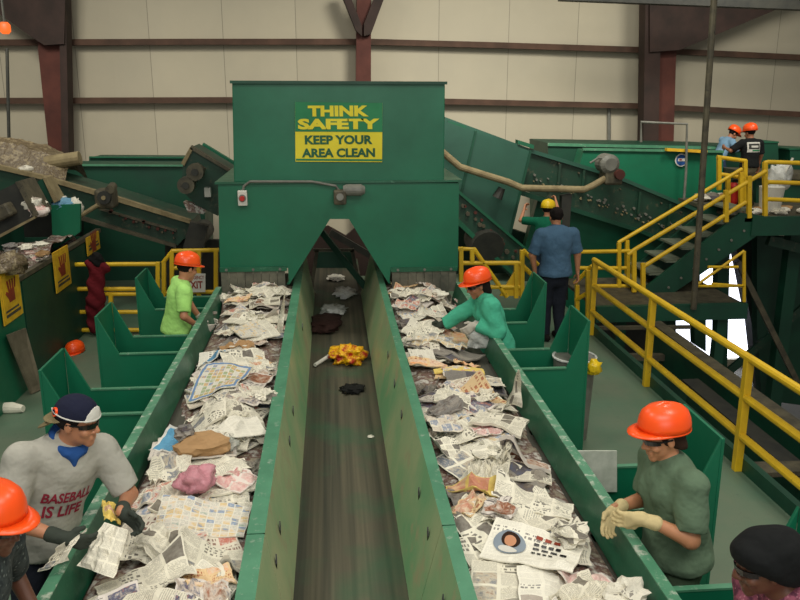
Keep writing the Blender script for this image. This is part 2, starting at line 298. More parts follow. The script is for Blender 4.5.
# ---------------------------------------------------------------- organic bodies: smooth-union distance fields meshed with OpenVDB
class Field:
    def __init__(s, h=.008): s.h = h; s.p = []
    def cap(s, a, b, ra, rb=None, k=.02, sq=None, sub=False):
        s.p.append(('c', np.array(a, float), np.array(b, float), ra, ra if rb is None else rb, k, sq, sub)); return s
    def cone(s, a, b, ra, rb, k=.02):       # tapered cuff, cut flat at b
        a, b = np.array(a, float), np.array(b, float); e = b+(b-a)/np.linalg.norm(b-a)*rb
        s.p.append(('c', a, e, ra, rb*1.0, k, None, False, b, (b-a)/np.linalg.norm(b-a))); return s
    def ell(s, c, r, R=None, k=.02, sub=False):
        s.p.append(('e', np.array(c, float), np.array(r, float), None if R is None else np.array(R, float), 0, k, None, sub)); return s
    def chain(s, pts, rs, k=.01, sq=None):
        for i in range(len(pts)-1): s.cap(pts[i], pts[i+1], rs[i], rs[i+1], k, sq)
        return s
    def clip(s, pt, n): s.p.append(('h', np.array(pt, float), np.array(n, float)/np.linalg.norm(n), 0, 0, 0, None, False)); return s
    def mesh(s, fold=0, fscale=9, seed=0):
        lo = np.full(3, 1e9); hi = -lo
        for q in s.p:
            if q[0] == 'c' and not q[7]: R = max(q[3], q[4]); lo = np.minimum(lo, np.minimum(q[1], q[2])-R); hi = np.maximum(hi, np.maximum(q[1], q[2])+R)
            if q[0] == 'e' and not q[7]: R = q[2].max(); lo = np.minimum(lo, q[1]-R); hi = np.maximum(hi, q[1]+R)
        h = s.h; lo -= 4*h+.01; hi += 4*h+.01; n = np.ceil((hi-lo)/h).astype(int)
        A = np.full(n, .2, dtype=np.float32)
        ax = [lo[i]+h*np.arange(n[i]) for i in range(3)]
        for q in s.p:
            if q[0] == 'f': continue
            if q[0] == 'h':
                g = np.meshgrid(*ax, indexing='ij'); d = sum((g[i]-q[1][i])*q[2][i] for i in range(3)); A = np.maximum(A, d.astype(np.float32)); continue
            k = q[5]; m = k*1.5+3*h
            if q[0] == 'c': R = max(q[3], q[4]); l0 = np.minimum(q[1], q[2])-R-m; h0 = np.maximum(q[1], q[2])+R+m
            else: R = q[2].max(); l0 = q[1]-R-m; h0 = q[1]+R+m
            i0 = np.clip(((l0-lo)/h).astype(int), 0, n); i1 = np.clip(((h0-lo)/h).astype(int)+1, 0, n)
            if (i1 <= i0).any(): continue
            g = np.stack(np.meshgrid(*[ax[i][i0[i]:i1[i]] for i in range(3)], indexing='ij'), -1)
            if q[0] == 'c':
                p = g-q[1]; b = q[2]-q[1]
                if q[6] is not None:
                    dv, f = np.array(q[6][0], float), q[6][1]; dv /= np.linalg.norm(dv); p = p+dv*((p@dv)[..., None])*(1/f-1); b = b+dv*(b@dv)*(1/f-1)
                t = np.clip((p@b)/max(b@b, 1e-9), 0, 1); d = np.linalg.norm(p-t[..., None]*b, axis=-1)-(q[3]+(q[4]-q[3])*t)
            else:
                p = g-q[1]
                if q[3] is not None: p = p@q[3].T
                kk = np.linalg.norm(p/q[2], axis=-1); k2 = np.linalg.norm(p/q[2]**2, axis=-1); d = kk*(kk-1)/np.maximum(k2, 1e-6)
            if len(q) > 8: d = np.maximum(d, (g-q[8])@q[9])
            a = A[i0[0]:i1[0], i0[1]:i1[1], i0[2]:i1[2]]
            if q[7]: hh = np.clip(.5-.5*(a+d)/k, 0, 1); r = a*(1-hh)-d*hh+k*hh*(1-hh)
            else: hh = np.clip(.5+.5*(d-a)/k, 0, 1); r = d*(1-hh)+a*hh-k*hh*(1-hh)
            A[i0[0]:i1[0], i0[1]:i1[1], i0[2]:i1[2]] = r
        if fold:
            g = np.meshgrid(*ax, indexing='ij'); f = fscale; x, y, z = g
            w = np.sin(f*(z*2.1+x*1.1)+2*np.sin(f*.6*(x+y)+seed))+np.sin(f*1.7*(x-y*.7+z*.5)+seed*2+2*np.sin(f*.5*z))*.7+np.sin(f*3.1*(y+z*.6-x*.4)+seed)*.35
            A = A+(fold*w).astype(np.float32)
        G = vdb.FloatGrid(3*h); G.copyFromArray(np.clip(A, -3*h, 3*h).astype(np.float32)); P, Q = G.convertToQuads()
        return P*h+lo, [list(f)[::-1] for f in Q]
    def build(s, name, mat, parent=None, fold=0, fscale=9, seed=0):
        P, Q = s.mesh(fold, fscale, seed); return mesh_obj(name, P, Q, mat, parent, True)
# ================================================================ the building
def panelW(mb, pts, Y, depth): return mb.prism([W(x, y, Y) for x, y in pts], (0, depth, 0))
WALLY = 18.0
def struct(o): o['kind'] = 'structure'; return o
m = MB()      # back wall with two bright openings
a, b = W(676, 222, WALLY), W(753, 420, WALLY)
x0, x1, zt, zb = a.x, b.x, a.z, -3.3
m.box((-14, WALLY, -3.5), (x0, WALLY+.25, 7.5)); m.box((x1, WALLY, -3.5), (15, WALLY+.25, 7.5)); m.box((x0, WALLY, zt), (x1, WALLY+.25, 7.5)); m.box((x0, WALLY, -3.5), (x1, WALLY+.25, zb))
struct(m.build('wall_back', 'wall'))
struct(MB().box((x0, WALLY+.12, zb), (x1, WALLY+.14, zt)).build('window_1', 'daylight'))
m = MB(); m.box((x0-.06, WALLY-.05, zb), (x0, WALLY+.1, zt)); m.box((x1, WALLY-.05, zb), (x1+.06, WALLY+.1, zt)); m.box((x0-.06, WALLY-.05, zt), (x1+.06, WALLY+.1, zt+.08)); struct(m.build('trim_1', 'red_iron_dark'))
struct(MB().box((-14, -3, -3.7), (15, 18, -3.5)).build('ground_slab', 'ground'))
m = MB(); m.box((-7, -1.5, -.16), (3.46, 13.6, 0)); struct(m.build('floor', 'floor'))
m = MB(); m.box((3.40, -1.5, 0), (3.46, 10.2, .12)); struct(m.build('trim_2', 'green_dark'))
m = MB()
for x in (-6, -3.2, 0, 3.2):
    for y in (.5, 5, 9.5, 13.2): m.box((x-.1, y-.1, -3.5), (x+.1, y+.1, -.16))
struct(m.build('platform_footings', 'green_dark'))
# girts
def girt(pts, name, h):
    m = MB()
    for (xa, ya), (xb, yb) in zip(pts, pts[1:]):
        m.bar(W(xa, ya, 17.8), W(xb, yb, 17.8), .2, h)
    o = m.build(name, 'girt_brown'); return struct(o)
girt([(-60, 43), (200, 42), (370, 42), (500, 45.5), (640, 50), (870, 61)], 'trim_3', .12)
girt([(-60, 101), (230, 100), (450, 101.5), (640, 106), (870, 118)], 'trim_4', .12)
# columns
def column(poly, extra, label, name='steel_column'):
    r = thing(name, label, 'column', (W(sum(p[0] for p in poly)/len(poly), 160, 17.4).x, 17.5, -3.5))
    lowz = -3.5
    P = [W(x, y, 17.3) for x, y in poly]
    mb = MB(); mb.prism(P, (0, .3, 0)); zmin = min(p.z for p in P); xs = [p.x for p in P if p.z < zmin+.05]
    mb.box((min(xs), 17.3, lowz), (max(xs), 17.6, zmin+.02)); mb.build('web', 'red_iron', r)
    for e in extra:
        mb = MB(); mb.prism([W(x, y, e[2] if len(e) > 2 else 17.1) for x, y in e[1]], (0, .35 if len(e) < 4 else e[3], 0)); mb.build(e[0], e[-1] if isinstance(e[-1], str) else 'red_iron_dark', r)
    return r
column([(37, -30), (66, -30), (70, 165), (50, 165), (38, 50)], [('flange', [(58, -30), (65, -30), (69, 165), (62, 165)]), ('rafter', [(-40, -40), (66, -40), (64, 44), (44, 45), (30, 36), (-6, 10), (-40, -8)], 17.03)], 'rusty red tapered steel column at the far left of the back wall')
column([(357, -30), (371, -30), (371, 84), (356, 84)], [('brace', [(340, -10), (348, -10), (362, 26), (362, 36), (356, 30)]), ('brace', [(378, -12), (388, -12), (371, 34), (364, 36), (364, 24)])], 'narrow red steel post with forked braces behind the green hopper')
column([(648, -30), (684, -30), (676, 60), (673, 165), (643, 165)], [('flange', [(646, -30), (662, -30), (658, 165), (643, 165)]), ('rafter', [(650, -40), (860, -60), (860, -20), (780, 8), (680, 50), (650, 52)], 17.03)], 'heavy rusty red steel column with wide rafter at right of the back wall')
m = MB(); m.bar(W(560, -4, 15), W(860, 8, 15), .25, .16); meta(m.build('roof_beam', 'steel_dark'), 'dark horizontal beam crossing in front of the right rafter', 'beam')
# small things on the wall and pipes
r = thing('warning_lamp', 'small orange round lamp hanging at the upper left corner', 'lamp', W(5, 30, 14))
c = W(5, 28, 14); MB().tube([c+V(0, 0, -.09), c+V(0, 0, -.05), c+V(0, 0, .05), c+V(0, 0, .09)], [.05, .085, .085, .05], 14).build('lamp_shade', 'lamp_orange', r, smooth=True)
MB().tube([c+V(0, 0, .08), c+V(0, 0, 2.3)], .02, 6).build('cord', 'steel_dark', r)
meta(MB().tube([W(7, 48, 15), W(9, 140, 15)], .03, 6).build('hanging_cable', 'steel_dark'), 'thin grey cable hanging on the wall at far left', 'cable')
meta(MB().tube([W(716, -30, 11.13), W(693.5, 309, 11.13)], .045, 10).build('steel_pole', 'steel_dusty'), 'tall thin grey pole standing beside the yellow stairs', 'pole')
meta(MB().tube([W(609, 105, 17.95), W(609, 160, 17.95)], .04, 8).build('conduit_pipe', 'grey_plastic'), 'thin vertical pipe on the back wall above the green tanks', 'pipe')
meta(MB().tube([W(641, 142, 14.4), W(641, 122, 14.4), W(687, 124, 14.4), W(686, 172, 14.4), (W(683, 214, 14.4))], .025, 8).build('bent_pipe', 'grey_plastic'), 'thin bent conduit hooped over the green tank by the right column', 'pipe')
# ================================================================ hopper over the belts
HY = 9.0
r = thing('feed_hopper', 'tall green steel hopper over the sorting belts with a safety sign', 'hopper', (W(338, 268, HY).x, HY+.9, 0))
up = MB(); panelW(up, [(232, 82.5), (445, 83.5), (444, 183), (234, 182)], HY+.012, 1.8); up.build('upper_box', 'green_paint', r, .01)
MB().bar(W(230, 82, HY-.01), W(447, 83, HY-.01), .05, .03).build('top_flange', 'green_dark', r)
m = MB(); panelW(m, [(218, 183), (338, 183), (338, 219), (330, 219), (289, 285), (288, 268), (220, 268)], HY, .03)
ws = lambda p: W(p[0], p[1], HY)
for pa, pb in (((218, 183), (220, 268)), ((330, 219), (289, 285))):
    A, B = ws(pa), ws(pb); m.prism([A+V(0, .031, 0), B+V(0, .031, 0), B+V(0, 1.9, 0), A+V(0, 1.9, 0)], (.03 if pa[0] < 300 else -.03, 0, 0))
m.prism([ws((218, 183))+V(0, 1.9, 0), ws((338, 183))+V(0, 1.9, 0), ws((330, 219))+V(0, 1.9, 0), ws((289, 285))+V(0, 1.9, 0), ws((220, 275))+V(0, 1.9, 0)], (0, .03, 0))
m.build('chute', 'green_paint', r)
m = MB(); panelW(m, [(338, 183), (459, 183), (458, 268), (391, 268), (389, 284), (349, 219), (338, 219)], HY, .03)
for pa, pb in (((459, 183), (458, 268)), ((349, 219), (389, 284))):
    A, B = ws(pa), ws(pb); m.prism([A+V(0, .031, 0), B+V(0, .031, 0), B+V(0, 1.9, 0), A+V(0, 1.9, 0)], (-.03 if pa[0] > 400 else .03, 0, 0))
m.prism([ws((338, 183))+V(0, 1.9, 0), ws((459, 183))+V(0, 1.9, 0), ws((458, 275))+V(0, 1.9, 0), ws((389, 284))+V(0, 1.9, 0), ws((349, 219))+V(0, 1.9, 0)], (0, .03, 0))
m.build('chute', 'green_paint', r)
m = MB(); A, B = ws((215, 183)), ws((462, 183)); m.box((A.x, HY-.03, A.z-.012), (B.x, HY+1.9, A.z+.012)); m.build('ledge', 'green_rail', r)
for xa, xb in ((220, 287), (391, 457)):
    A, B = ws((xa, 269)), ws((xb, 271)); m = MB(); m.box((A.x, HY-.035, A.z-.03), (B.x, HY, A.z+.02)); st = m.build('clamp_strip', 'green_rail', r)
    for k in range(3):
        cx = A.x+(B.x-A.x)*(.1+.4*k); MB().cyl((cx, HY-.05, A.z-.005), (cx, HY-.034, A.z-.005), .016, 8).build('bolt', 'grey_plastic', st)
    A2, B2 = ws((xa+1, 271)), ws((xb-1, 290)); m = MB()
    n = 8
    for k in range(n):
        u0, u1 = A2.x+(B2.x-A2.x)*k/n, A2.x+(B2.x-A2.x)*(k+1)/n; m.box((u0, HY-.02+.008*(k % 2), B2.z-.01*(k % 3)), (u1-.004, HY-.008+.008*(k % 2), A2.z))
    m.build('rubber_flap', 'grey_flap', r)
# legs of the hopper
m = MB()
for x in (-1.15, 1.30):
    for y in (10.75,): MB().box((x-.05, y-.05, 0), (x+.05, y+.05, 1.2)).build('leg', 'green_dark', r)
pass
# sign
sg = thing('safety_sign', 'green and yellow sign reading THINK SAFETY on the front of the hopper', 'sign', W(339, 162, HY+.1))
SY = HY+.008
MB().prism([W(295, 102, SY), W(382.5, 103, SY), W(382, 162, SY), W(295.5, 161.5, SY)], (0, -.012, 0)).build('board', 'sign_yellow', sg)
MB().prism([W(295, 102, SY-.013), W(382.5, 103, SY-.013), W(382.3, 132, SY-.013), W(295.3, 131.5, SY-.013)], (0, -.004, 0)).build('green_field', 'sign_green', sg)
m = MB()
for q in (((296, 159.6), (382, 160.2), 1.5),): m.bar(W(*q[0], SY-.016), W(*q[1], SY-.016), .004, .02)
m.build('border', 'sign_green', sg)
sc_ = 9.1/F
def sgn(txt, xa, xb, yt, yb, mat, Y, par, bold=.03):
    A, B = W(xa, yb, Y), W(xb, yt, Y); return text_obj('lettering', txt, mat, par, abs(B.x-A.x), B.z-A.z, (A+B)/2, (1, 0, 0), (0, 0, 1), bold, .004)
sgn('THINK', 308, 368.5, 105.5, 116.5, 'sign_yellow', SY-.02, sg, .05); sgn('SAFETY', 298, 379.5, 118.5, 129.5, 'sign_yellow', SY-.02, sg, .05)
sgn('KEEP YOUR', 305, 372.5, 135, 144.5, 'sign_text_green', SY-.016, sg, .04); sgn('AREA CLEAN', 302, 375, 148, 157.5, 'sign_text_green', SY-.016, sg, .04)
# switch box, conduit, motor
sb = thing('stop_switch', 'small white switch box with red button at the hopper corner', 'switch', W(243, 205, HY))
A, B = W(238, 190, HY), W(248, 205, HY); MB().box((A.x, HY-.07, B.z), (B.x, HY-.002, A.z)).build('housing', 'white_plastic', sb, .008)
cc = W(243, 197.5, HY); MB().cyl((cc.x, HY-.11, cc.z), (cc.x, HY-.065, cc.z), .028, 14).build('button', 'red_plastic', sb)
MB().cyl((cc.x, HY-.075, cc.z), (cc.x, HY-.068, cc.z), .042, 14).build('collar', 'grey_plastic', sb)
zt_ = W(243, 184, HY).z
meta(MB().tube([W(243, 190, HY-.03), W(244, 186, HY-.03), W(250, 181.5, HY-.05), W(312, 181.5, HY-.05), W(336, 186, HY-.05), W(340, 192, HY-.05)], .014, 8).build('wiring_conduit', 'grey_plastic'), 'thin grey wiring conduit running along the hopper ledge', 'conduit')
mt = thing('chute_motor', 'small grey gear motor on the hopper between the chutes', 'motor', W(341, 203, HY))
A = W(340, 196, HY-.08); MB().box((A.x-.07, HY-.16, A.z-.09), (A.x+.07, HY-.005, A.z+.07)).build('gearbox', 'steel_dusty', mt, .02)
MB().tube([W(343, 190, HY-.1), W(347, 190, HY-.1), W(361, 190, HY-.1), W(365, 190, HY-.1)], [.05, .065, .065, .04], 16).build('motor_body', 'grey_plastic', mt, smooth=False)
MB().cyl(W(340, 197, HY-.25), W(340, 197, HY-.15), .04, 14).build('shaft_cap', 'grey_plastic', mt)
# ================================================================ sorting lines and trough
Y0, Y1 = .6, 10.6
def sort_line(side, label):
    if side < 0: xo, xi, xd = -1.33, -1.225, -.46
    else: xo, xi, xd = 1.49, 1.385, .60
    r = thing('sorting_conveyor', label, 'conveyor', ((xo+xd)/2, 5, 0))
    m = MB(); m.box((min(xi, xd)-(.02 if side < 0 else -.02), Y0, .70), (max(xi, xd)+(.02 if side > 0 else -.02), Y1, .74)); m.build('belt', 'sort_belt', r)
    s = 1 if side > 0 else -1
    yR = 9.0
    # guard rail: narrow light top, sloped inner plate, outer skirt
    m = MB(); m.prism([(xo, Y0, .95), (xo-s*.062, Y0, .955), (xo-s*.062, Y0, .935), (xo, Y0, .93)], (0, yR-Y0, 0)); m.build('rail_cap', 'rail_cap', r)
    m = MB(); m.prism([(xo-s*.062, Y0, .948), (xi, Y0, .755), (xi+s*.012, Y0, .745), (xo-s*.055, Y0, .935)], (0, yR-Y0, 0)); m.build('inner_guard', 'green_rail', r)
    m = MB(); m.box((xo, Y0, .5), (xo-s*.02, yR, .935)); m.build('skirt', 'green_paint', r)
    m = MB(); m.box((xi+s*.01, Y0, .50), (xd-s*.03, Y1, .56)); m.build('belt_return', 'steel_dark', r)
    for y in (1.0, 2.4, 3.8, 5.2, 6.75, 8.2):
        m = MB(); m.box((xo-s*.03, y-.04, 0), (xo-s*.11, y+.04, .74)); m.box((xo-s*.03, y-.04, .42), (xd+s*.05, y+.04, .5)); m.build('leg', 'green_dark', r)
    return r
sort_line(-1, 'left sorting conveyor with green guard rail under piled newspaper')
sort_line(1, 'right sorting conveyor with green guard rail under piled newspaper')
r = thing('trough_conveyor', 'sunken green central conveyor running down the middle under the hopper', 'conveyor', (.07, 5.5, 0))
BZ = .35
MB().box((-.30, Y0, BZ-.03), (.42, 13.4, BZ)).build('belt', 'trough_belt', r)
for (xo_, xi_, xb_, side) in ((-.46, -.37, -.26, -1), (.60, .53, .385, 1)):
    for (ya, yb) in ((Y0, 3.64), (3.652, 10.9)):
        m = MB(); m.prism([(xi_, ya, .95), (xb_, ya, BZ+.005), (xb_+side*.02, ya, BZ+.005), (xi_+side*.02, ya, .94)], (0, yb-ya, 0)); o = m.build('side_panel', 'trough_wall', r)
        m = MB(); m.prism([(xo_, ya, .95), (xi_, ya, .95), (xi_, ya, .935), (xo_, ya, .935)], (0, yb-ya, 0)); m.build('top_flange', 'green_light', r)
        m = MB(); m.box((xo_, ya, .66), (xo_-side*.015, yb, .935)); m.build('outer_panel', 'green_rail', r)
        pts = [y for y in ((6.9, 6.15, 5.5, 4.3, 3.85, 3.25, 2.7) if side > 0 else (5.75, 5.2, 4.05, 3.72, 3.1, 2.7, 8.0)) if ya < y < yb]
        for y in pts:
            z = .78 if side > 0 else .74; f = (.95-z)/.6; x = xi_+(xb_-xi_)*f-side*.006
            m = MB(); nx = -side*.004
            m.prism([(x+nx, y-.02, z), (x+nx, y, z+.045), (x+nx, y+.02, z), (x+nx, y, z-.045)], (side*.006, 0, 0)); m.build('slot', 'black_plastic', o)
    m = MB(); m.box((xb_, Y0, .0), (xb_+side*.05, Y0+.05, BZ)); m.build('leg', 'green_dark', r)
    for y in (4, 7.5, 10.5): MB().box((xb_, y, 0), (xb_+side*.05, y+.05, BZ)).build('leg', 'green_dark', r)
# gantry across the trough behind the hopper
r = thing('belt_gantry', 'dusty steel frame standing over the central belt behind the hopper chutes', 'frame', (0.1, 9.6, 0))
GY = 10.95
MB().bar(W(317, 250, GY), W(311, 292, GY), .05, .05).build('post', 'steel_dusty', r)
MB().bar(W(352, 250, GY), W(360, 290, GY), .05, .05).build('post', 'steel_dusty', r)
MB().bar(W(313, 250, GY), W(354, 250, GY), .05, .04).build('crossbar', 'steel_dusty', r)
for p in ((314, 292), (358, 290)):
    q = W(*p, GY); MB().box((q.x-.025, GY-.025, 0), (q.x+.025, GY+.025, q.z)).build('post', 'steel_dusty', r)
m = MB(); panelW(m, [(316, 252), (353, 252), (355, 268), (315, 268)], 11.6, .05); meta(m.build('end_plate', 'green_dark'), 'dark green plate closing the far end of the central belt', 'plate')
meta(MB().bar(W(322, 232, 10.9), W(374, 298, 10.7), .05, .08).build('diagonal_brace', 'green_dark'), 'dark green diagonal brace seen below the hopper apex', 'brace')
meta(MB().bar(W(330, 232, 12.4), W(392, 268, 12.4), .05, .1).build('diagonal_brace', 'steel_dark'), 'dusty diagonal beam farther behind the hopper apex', 'brace')
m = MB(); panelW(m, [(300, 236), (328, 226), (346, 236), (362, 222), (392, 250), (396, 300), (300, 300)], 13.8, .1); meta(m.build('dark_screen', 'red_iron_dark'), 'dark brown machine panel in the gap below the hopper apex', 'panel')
# ================================================================ chute bins beside the lines
def bin_proto(side, yf, xo):
    s = 1 if side > 0 else -1; xr = (1.50 if side > 0 else -1.34); yb = yf+.52; t = .02; rz = .81; hz = 1.17 if side < 0 else 1.23; ledge = s*.17
    r = thing('chute_bin', None, 'bin', ((xo+xr)/2, yf+.26, 0))
    MB().box((xo, yf, .02), (xo+s*t, yb, hz)).build('outer_wall', 'green_paint', r, .004)
    for nm, y in (('front_panel', yf), ('back_panel', yb)):
        P = [(xr, y, .02), (xo, y, .02), (xo, y, hz), (xo-ledge, y, rz), (xr, y, rz)]
        MB().prism(P, (0, t, 0)).build(nm, 'green_paint', r, .003)
    for y in (yf-.012, yb-.004): MB().box((xr, y, rz), (xo-ledge, y+.036, rz+.012)).build('rim', 'green_light', r)
    MB().prism([(xr, yf+t, .3), (xo, yf+t, .12), (xo, yf+t, .1), (xr, yf+t, .28)], (0, .48, 0)).build('slide', 'green_dark', r)
    return r
GB = 'green chute bins along the sorting lines'
bl = bin_proto(-1, 5.62, -2.1); bl['label'] = 'green chute bin behind the man in the backward cap'
c = copy_tree(bl, (0, 1.42, 0)); c['label'] = 'green chute bin just in front of the worker in lime shirt'
c = copy_tree(bl, (0, 2.95, 0)); c['label'] = 'green chute bin behind the worker in lime shirt'
br = bin_proto(1, 6.33, 2.14); br['label'] = 'green chute bin just in front of the woman in the teal coat'
c = copy_tree(br, (0, 1.4, 0)); c['label'] = 'green chute bin behind the woman in the teal coat'
c2 = copy_tree(br, (0, -2.38, 0)); c2['label'] = 'green chute bin behind the woman in the olive shirt'
c3 = copy_tree(br, (0, -3.66, 0)); c3['label'] = 'green chute bin behind the dark head covering at lower right'
for b_ in [o for o in bpy.data.objects if o.type == 'EMPTY' and o.name.startswith('chute_bin')]: b_['group'] = GB
# pale sheet inside the bin behind the olive-shirt woman
# ================================================================ yellow railings
def railing(label, posts, rails, name='yellow_railing', r_=.03, cat='railing', mat='yellow_paint', sq=True):
    allp = [p for q in posts for p in q]
    lo = min(p.z for p in allp) if allp else min(p.z for q in rails for p in q)
    cpt = (allp or [p for q in rails for p in q])[0]
    r = thing(name, label, cat, (cpt.x, cpt.y, lo))
    for a_, b_ in posts: MB().bar(a_, b_, r_*1.9, r_*1.9).build('post', mat, r, .004)
    for q in rails: MB().tube(q, r_, 10).build('rail', mat, r, smooth=False)
    return r
X = 3.37
posts = [(V(X, y, 0), V(X, y, 1.0)) for y in (2.0, 3.95, 5.93, 7.94, 9.85)]
rails = [[V(X, 1, z), V(X, 9.9, z)] for z in (1.0, .66, .32)]
railing('long yellow guard rail on the walkway edge behind the olive-shirt woman', posts, rails, r_=.034)
# gate-like end near the man in blue
Yg = 10.0
railing('short yellow rail stub beside the man in the blue shirt', [(W(588, 335, 10.1), W(588, 270, 10.1)), (W(577, 325, 10.3), W(577, 285, 10.3))], [[W(575, 283, 10.3), W(592, 266, 10.1)], [W(576, 300, 10.3), W(592, 290, 10.1)]])
# stair head guard between hopper and the man in blue
P = lambda x, y: W(x, y, 10.2)
railing('yellow guard frame right of the hopper with a sloping handrail', [(P(461, 320), P(461, 247)), (P(472, 262), P(472, 248)), (P(522, 300), P(522, 250)), (P(516, 298), P(516, 262))],
        [[P(458, 249), P(474, 249), P(507, 297)], [P(460, 263), P(523, 263)], [P(460, 287), P(520, 287)], [P(523, 250), P(538, 265)], [P(523, 266), P(535, 278)]], r_=.03)
m = MB(); m.prism([P(500, 296), P(520, 262), P(523, 262), P(523, 296)], (0, .04, 0)); meta(m.build('gusset_plate', 'yellow_paint'), 'yellow triangular plate on the guard frame near the teal coat', 'plate')
# landing rail at right of the man in blue
Yr = 12.4
P = lambda x, y: W(x, y, Yr)
railing('yellow rail along the landing below the stairs', [(P(619, 300), P(619, 243)), (P(628, 292), P(628, 250))], [[P(574, 252), P(630, 251)], [P(578, 268), P(628, 268)], [P(592, 286), P(628, 286)]], r_=.032)
# stairs
r = thing('steel_stairs', 'green steel stairs with grey treads climbing to the upper platform', 'stairs', WZ(650, 290, 0))
SYn, SYf = 12.0, 12.95
pl = [(640, 292), (741, 213), (764, 216), (764, 231), (662, 301), (640, 301)]
for Y in (SYn, SYf):
    o = MB().prism([W(x, y, SYn)+V(0, Y-SYn, 0) for x, y in pl], (0, .06, 0)).build('stringer', 'green_dark', r)
    if Y == SYn:
        for k in range(7):
            f = (k+.5)/7; q = W(662+f*88, 292-f*66, SYn-.005); MB().cyl(q, q+V(0, -.02, 0), .02, 8).build('bolt', 'grey_plastic', o)
nT = 6
A, B = W(640, 287, SYn), W(741, 210, SYn)
for k in range(nT+1):
    f = k/nT; q = A.lerp(B, f); MB().box((q.x-.1, SYn+.06, q.z-.03), (q.x+.24, SYf, q.z)).build('tread', 'tread', r)
G = 'yellow stair handrails'
P = lambda x, y: W(x, y, SYn)
railing('near yellow stair handrail with three posts beside the treads', [(P(634, 292), P(634, 250)), (P(643, 290), P(643, 263)), (P(726, 222), P(726, 190)), (P(749, 218), P(749, 176))], [[P(628, 255), P(634, 250), P(766, 171)], [P(643, 267), P(746, 202)]], r_=.034, name='stair_handrail')
P = lambda x, y: W(x, y, SYf)
railing('far yellow stair handrail nearest the machines', [(P(627, 280), P(627, 240)), (P(741, 205), P(741, 172))], [[P(618, 243), P(742, 169)]], r_=.034, name='stair_handrail')
# upper platform
Z2 = W(755, 218, SYn).z
r = thing('upper_platform', 'raised green platform at the top of the stairs', 'platform', (9, 14, -3.5))
xa = W(745, 218, SYn).x
MB().box((xa, SYn, Z2-.06), (12.5, 14.5, Z2)).build('deck', 'steel_dusty', r)
MB().box((W(752, 218, SYn).x, SYn-.03, Z2-.28), (12.5, SYn+.05, Z2+.02)).build('edge_beam', 'green_dark', r)
MB().box((xa+.5, 14.5, Z2-.06), (11, 15.55, Z2)).build('deck', 'steel_dusty', r)
for x in (xa+.4, 10.5):
    MB().box((x+1.0, 13.0, -3.5), (x+1.22, 13.2, Z2-.06)).build('column', 'green_dark', r)
P = lambda x, y: W(x, y, 12.1)
railing('yellow guard rail on the upper platform at the right edge', [(P(765, 216), P(765, 162))], [[P(764, 163), P(768, 162), P(830, 164)], [P(765, 182), P(830, 184)], [P(765, 199), P(830, 202)]], r_=.034)
P = lambda x, y: W(x, y, 13.1)
railing('small yellow gate frame at the top of the far handrail', [(P(719, 190), P(719, 156)), (P(745, 205), P(745, 160)), (P(728, 212), P(728, 176))], [[P(717, 157), P(746, 161)], [P(719, 174), P(745, 178)]], r_=.034)
# landing
r = thing('stair_landing', 'green landing slab at the foot of the steel stairs', 'landing', (5, 12, -.16))
MB().box((3.9, 11.3, -.05), (6.2, 13.1, 0)).build('deck', 'steel_dusty', r)
MB().box((3.9, 11.2, -.24), (6.25, 11.3, .0)).build('edge_beam', 'green_dark', r)
for x in (4.3, 5.9): MB().box((x, 11.4, -3.5), (x+.15, 11.55, -.05)).build('column', 'green_dark', r)
P = lambda x, y: W(x, y, 11.25)
railing('thin triangular yellow rail under the steel stairs', [(P(744, 302), P(744, 251))], [[P(698, 284), P(744, 251)], [P(708, 267), P(738, 267)], [P(694, 286), P(744, 286)], [P(712, 284), P(744, 286)]], r_=.022)
# grey bars below landing
meta(MB().bar(W(592, 328, 11.0), W(690, 327, 11.0), .06, .05).build('cross_bar', 'steel_dusty'), 'grey horizontal bar below the landing behind the yellow guard rail', 'bar')
meta(MB().bar(W(612, 357, 10.6), W(690, 357, 10.6), .1, .09).build('cross_bar', 'steel_dusty'), 'tan horizontal beam low behind the yellow guard rail', 'bar')
m = MB(); panelW(m, [(590, 362), (690, 362), (720, 430), (640, 430)], 10.7, .1); meta(m.build('machine_cover', 'green_dark'), 'dark green machine cover below the tan beam', 'panel')
m = MB(); panelW(m, [(590, 312), (668, 312), (655, 356), (590, 356)], 13.4, .1); meta(m.build('dark_screen', 'steel_dark'), 'dark machinery panel behind the landing', 'panel')
# lower beams alongside walkway
def beamX(label, X0, pts, w, z0, h, mtop, mside, name='long_beam'):
    a_, b_ = WX(*pts[0], X0), WX(*pts[1], X0); r = thing(name, label, 'beam', (X0, (a_.y+b_.y)/2, min(a_.z, b_.z)-h))
    MB().bar(a_, b_, w, .03).build('top_plate', mtop, r); MB().bar(a_-V(0, 0, h/2+.015), b_-V(0, 0, h/2+.015), .05, h).build('side_web', mside, r)
beamX('wide tan-topped green beam below the yellow guard rail', 4.75, ((655, 322), (860, 472)), .18, 0, .5, 'steel_dusty', 'green_dark')
beamX('narrow dark beam with pale edge under the tan-topped beam', 4.5, ((690, 380), (850, 512)), .22, 0, .3, 'steel_dark', 'green_dark')
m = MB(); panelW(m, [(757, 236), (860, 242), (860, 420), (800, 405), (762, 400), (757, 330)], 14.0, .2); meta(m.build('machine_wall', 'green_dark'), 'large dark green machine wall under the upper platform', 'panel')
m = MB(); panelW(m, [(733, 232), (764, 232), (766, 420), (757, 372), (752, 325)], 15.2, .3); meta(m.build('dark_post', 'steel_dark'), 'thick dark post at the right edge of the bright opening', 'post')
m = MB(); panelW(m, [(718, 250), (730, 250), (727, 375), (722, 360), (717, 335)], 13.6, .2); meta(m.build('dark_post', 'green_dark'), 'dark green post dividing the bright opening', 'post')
m = MB(); panelW(m, [(693, 296), (706, 296), (706, 352), (695, 345)], 13.7, .2); meta(m.build('dark_post', 'green_dark'), 'dark green post at the left of the bright opening', 'post')
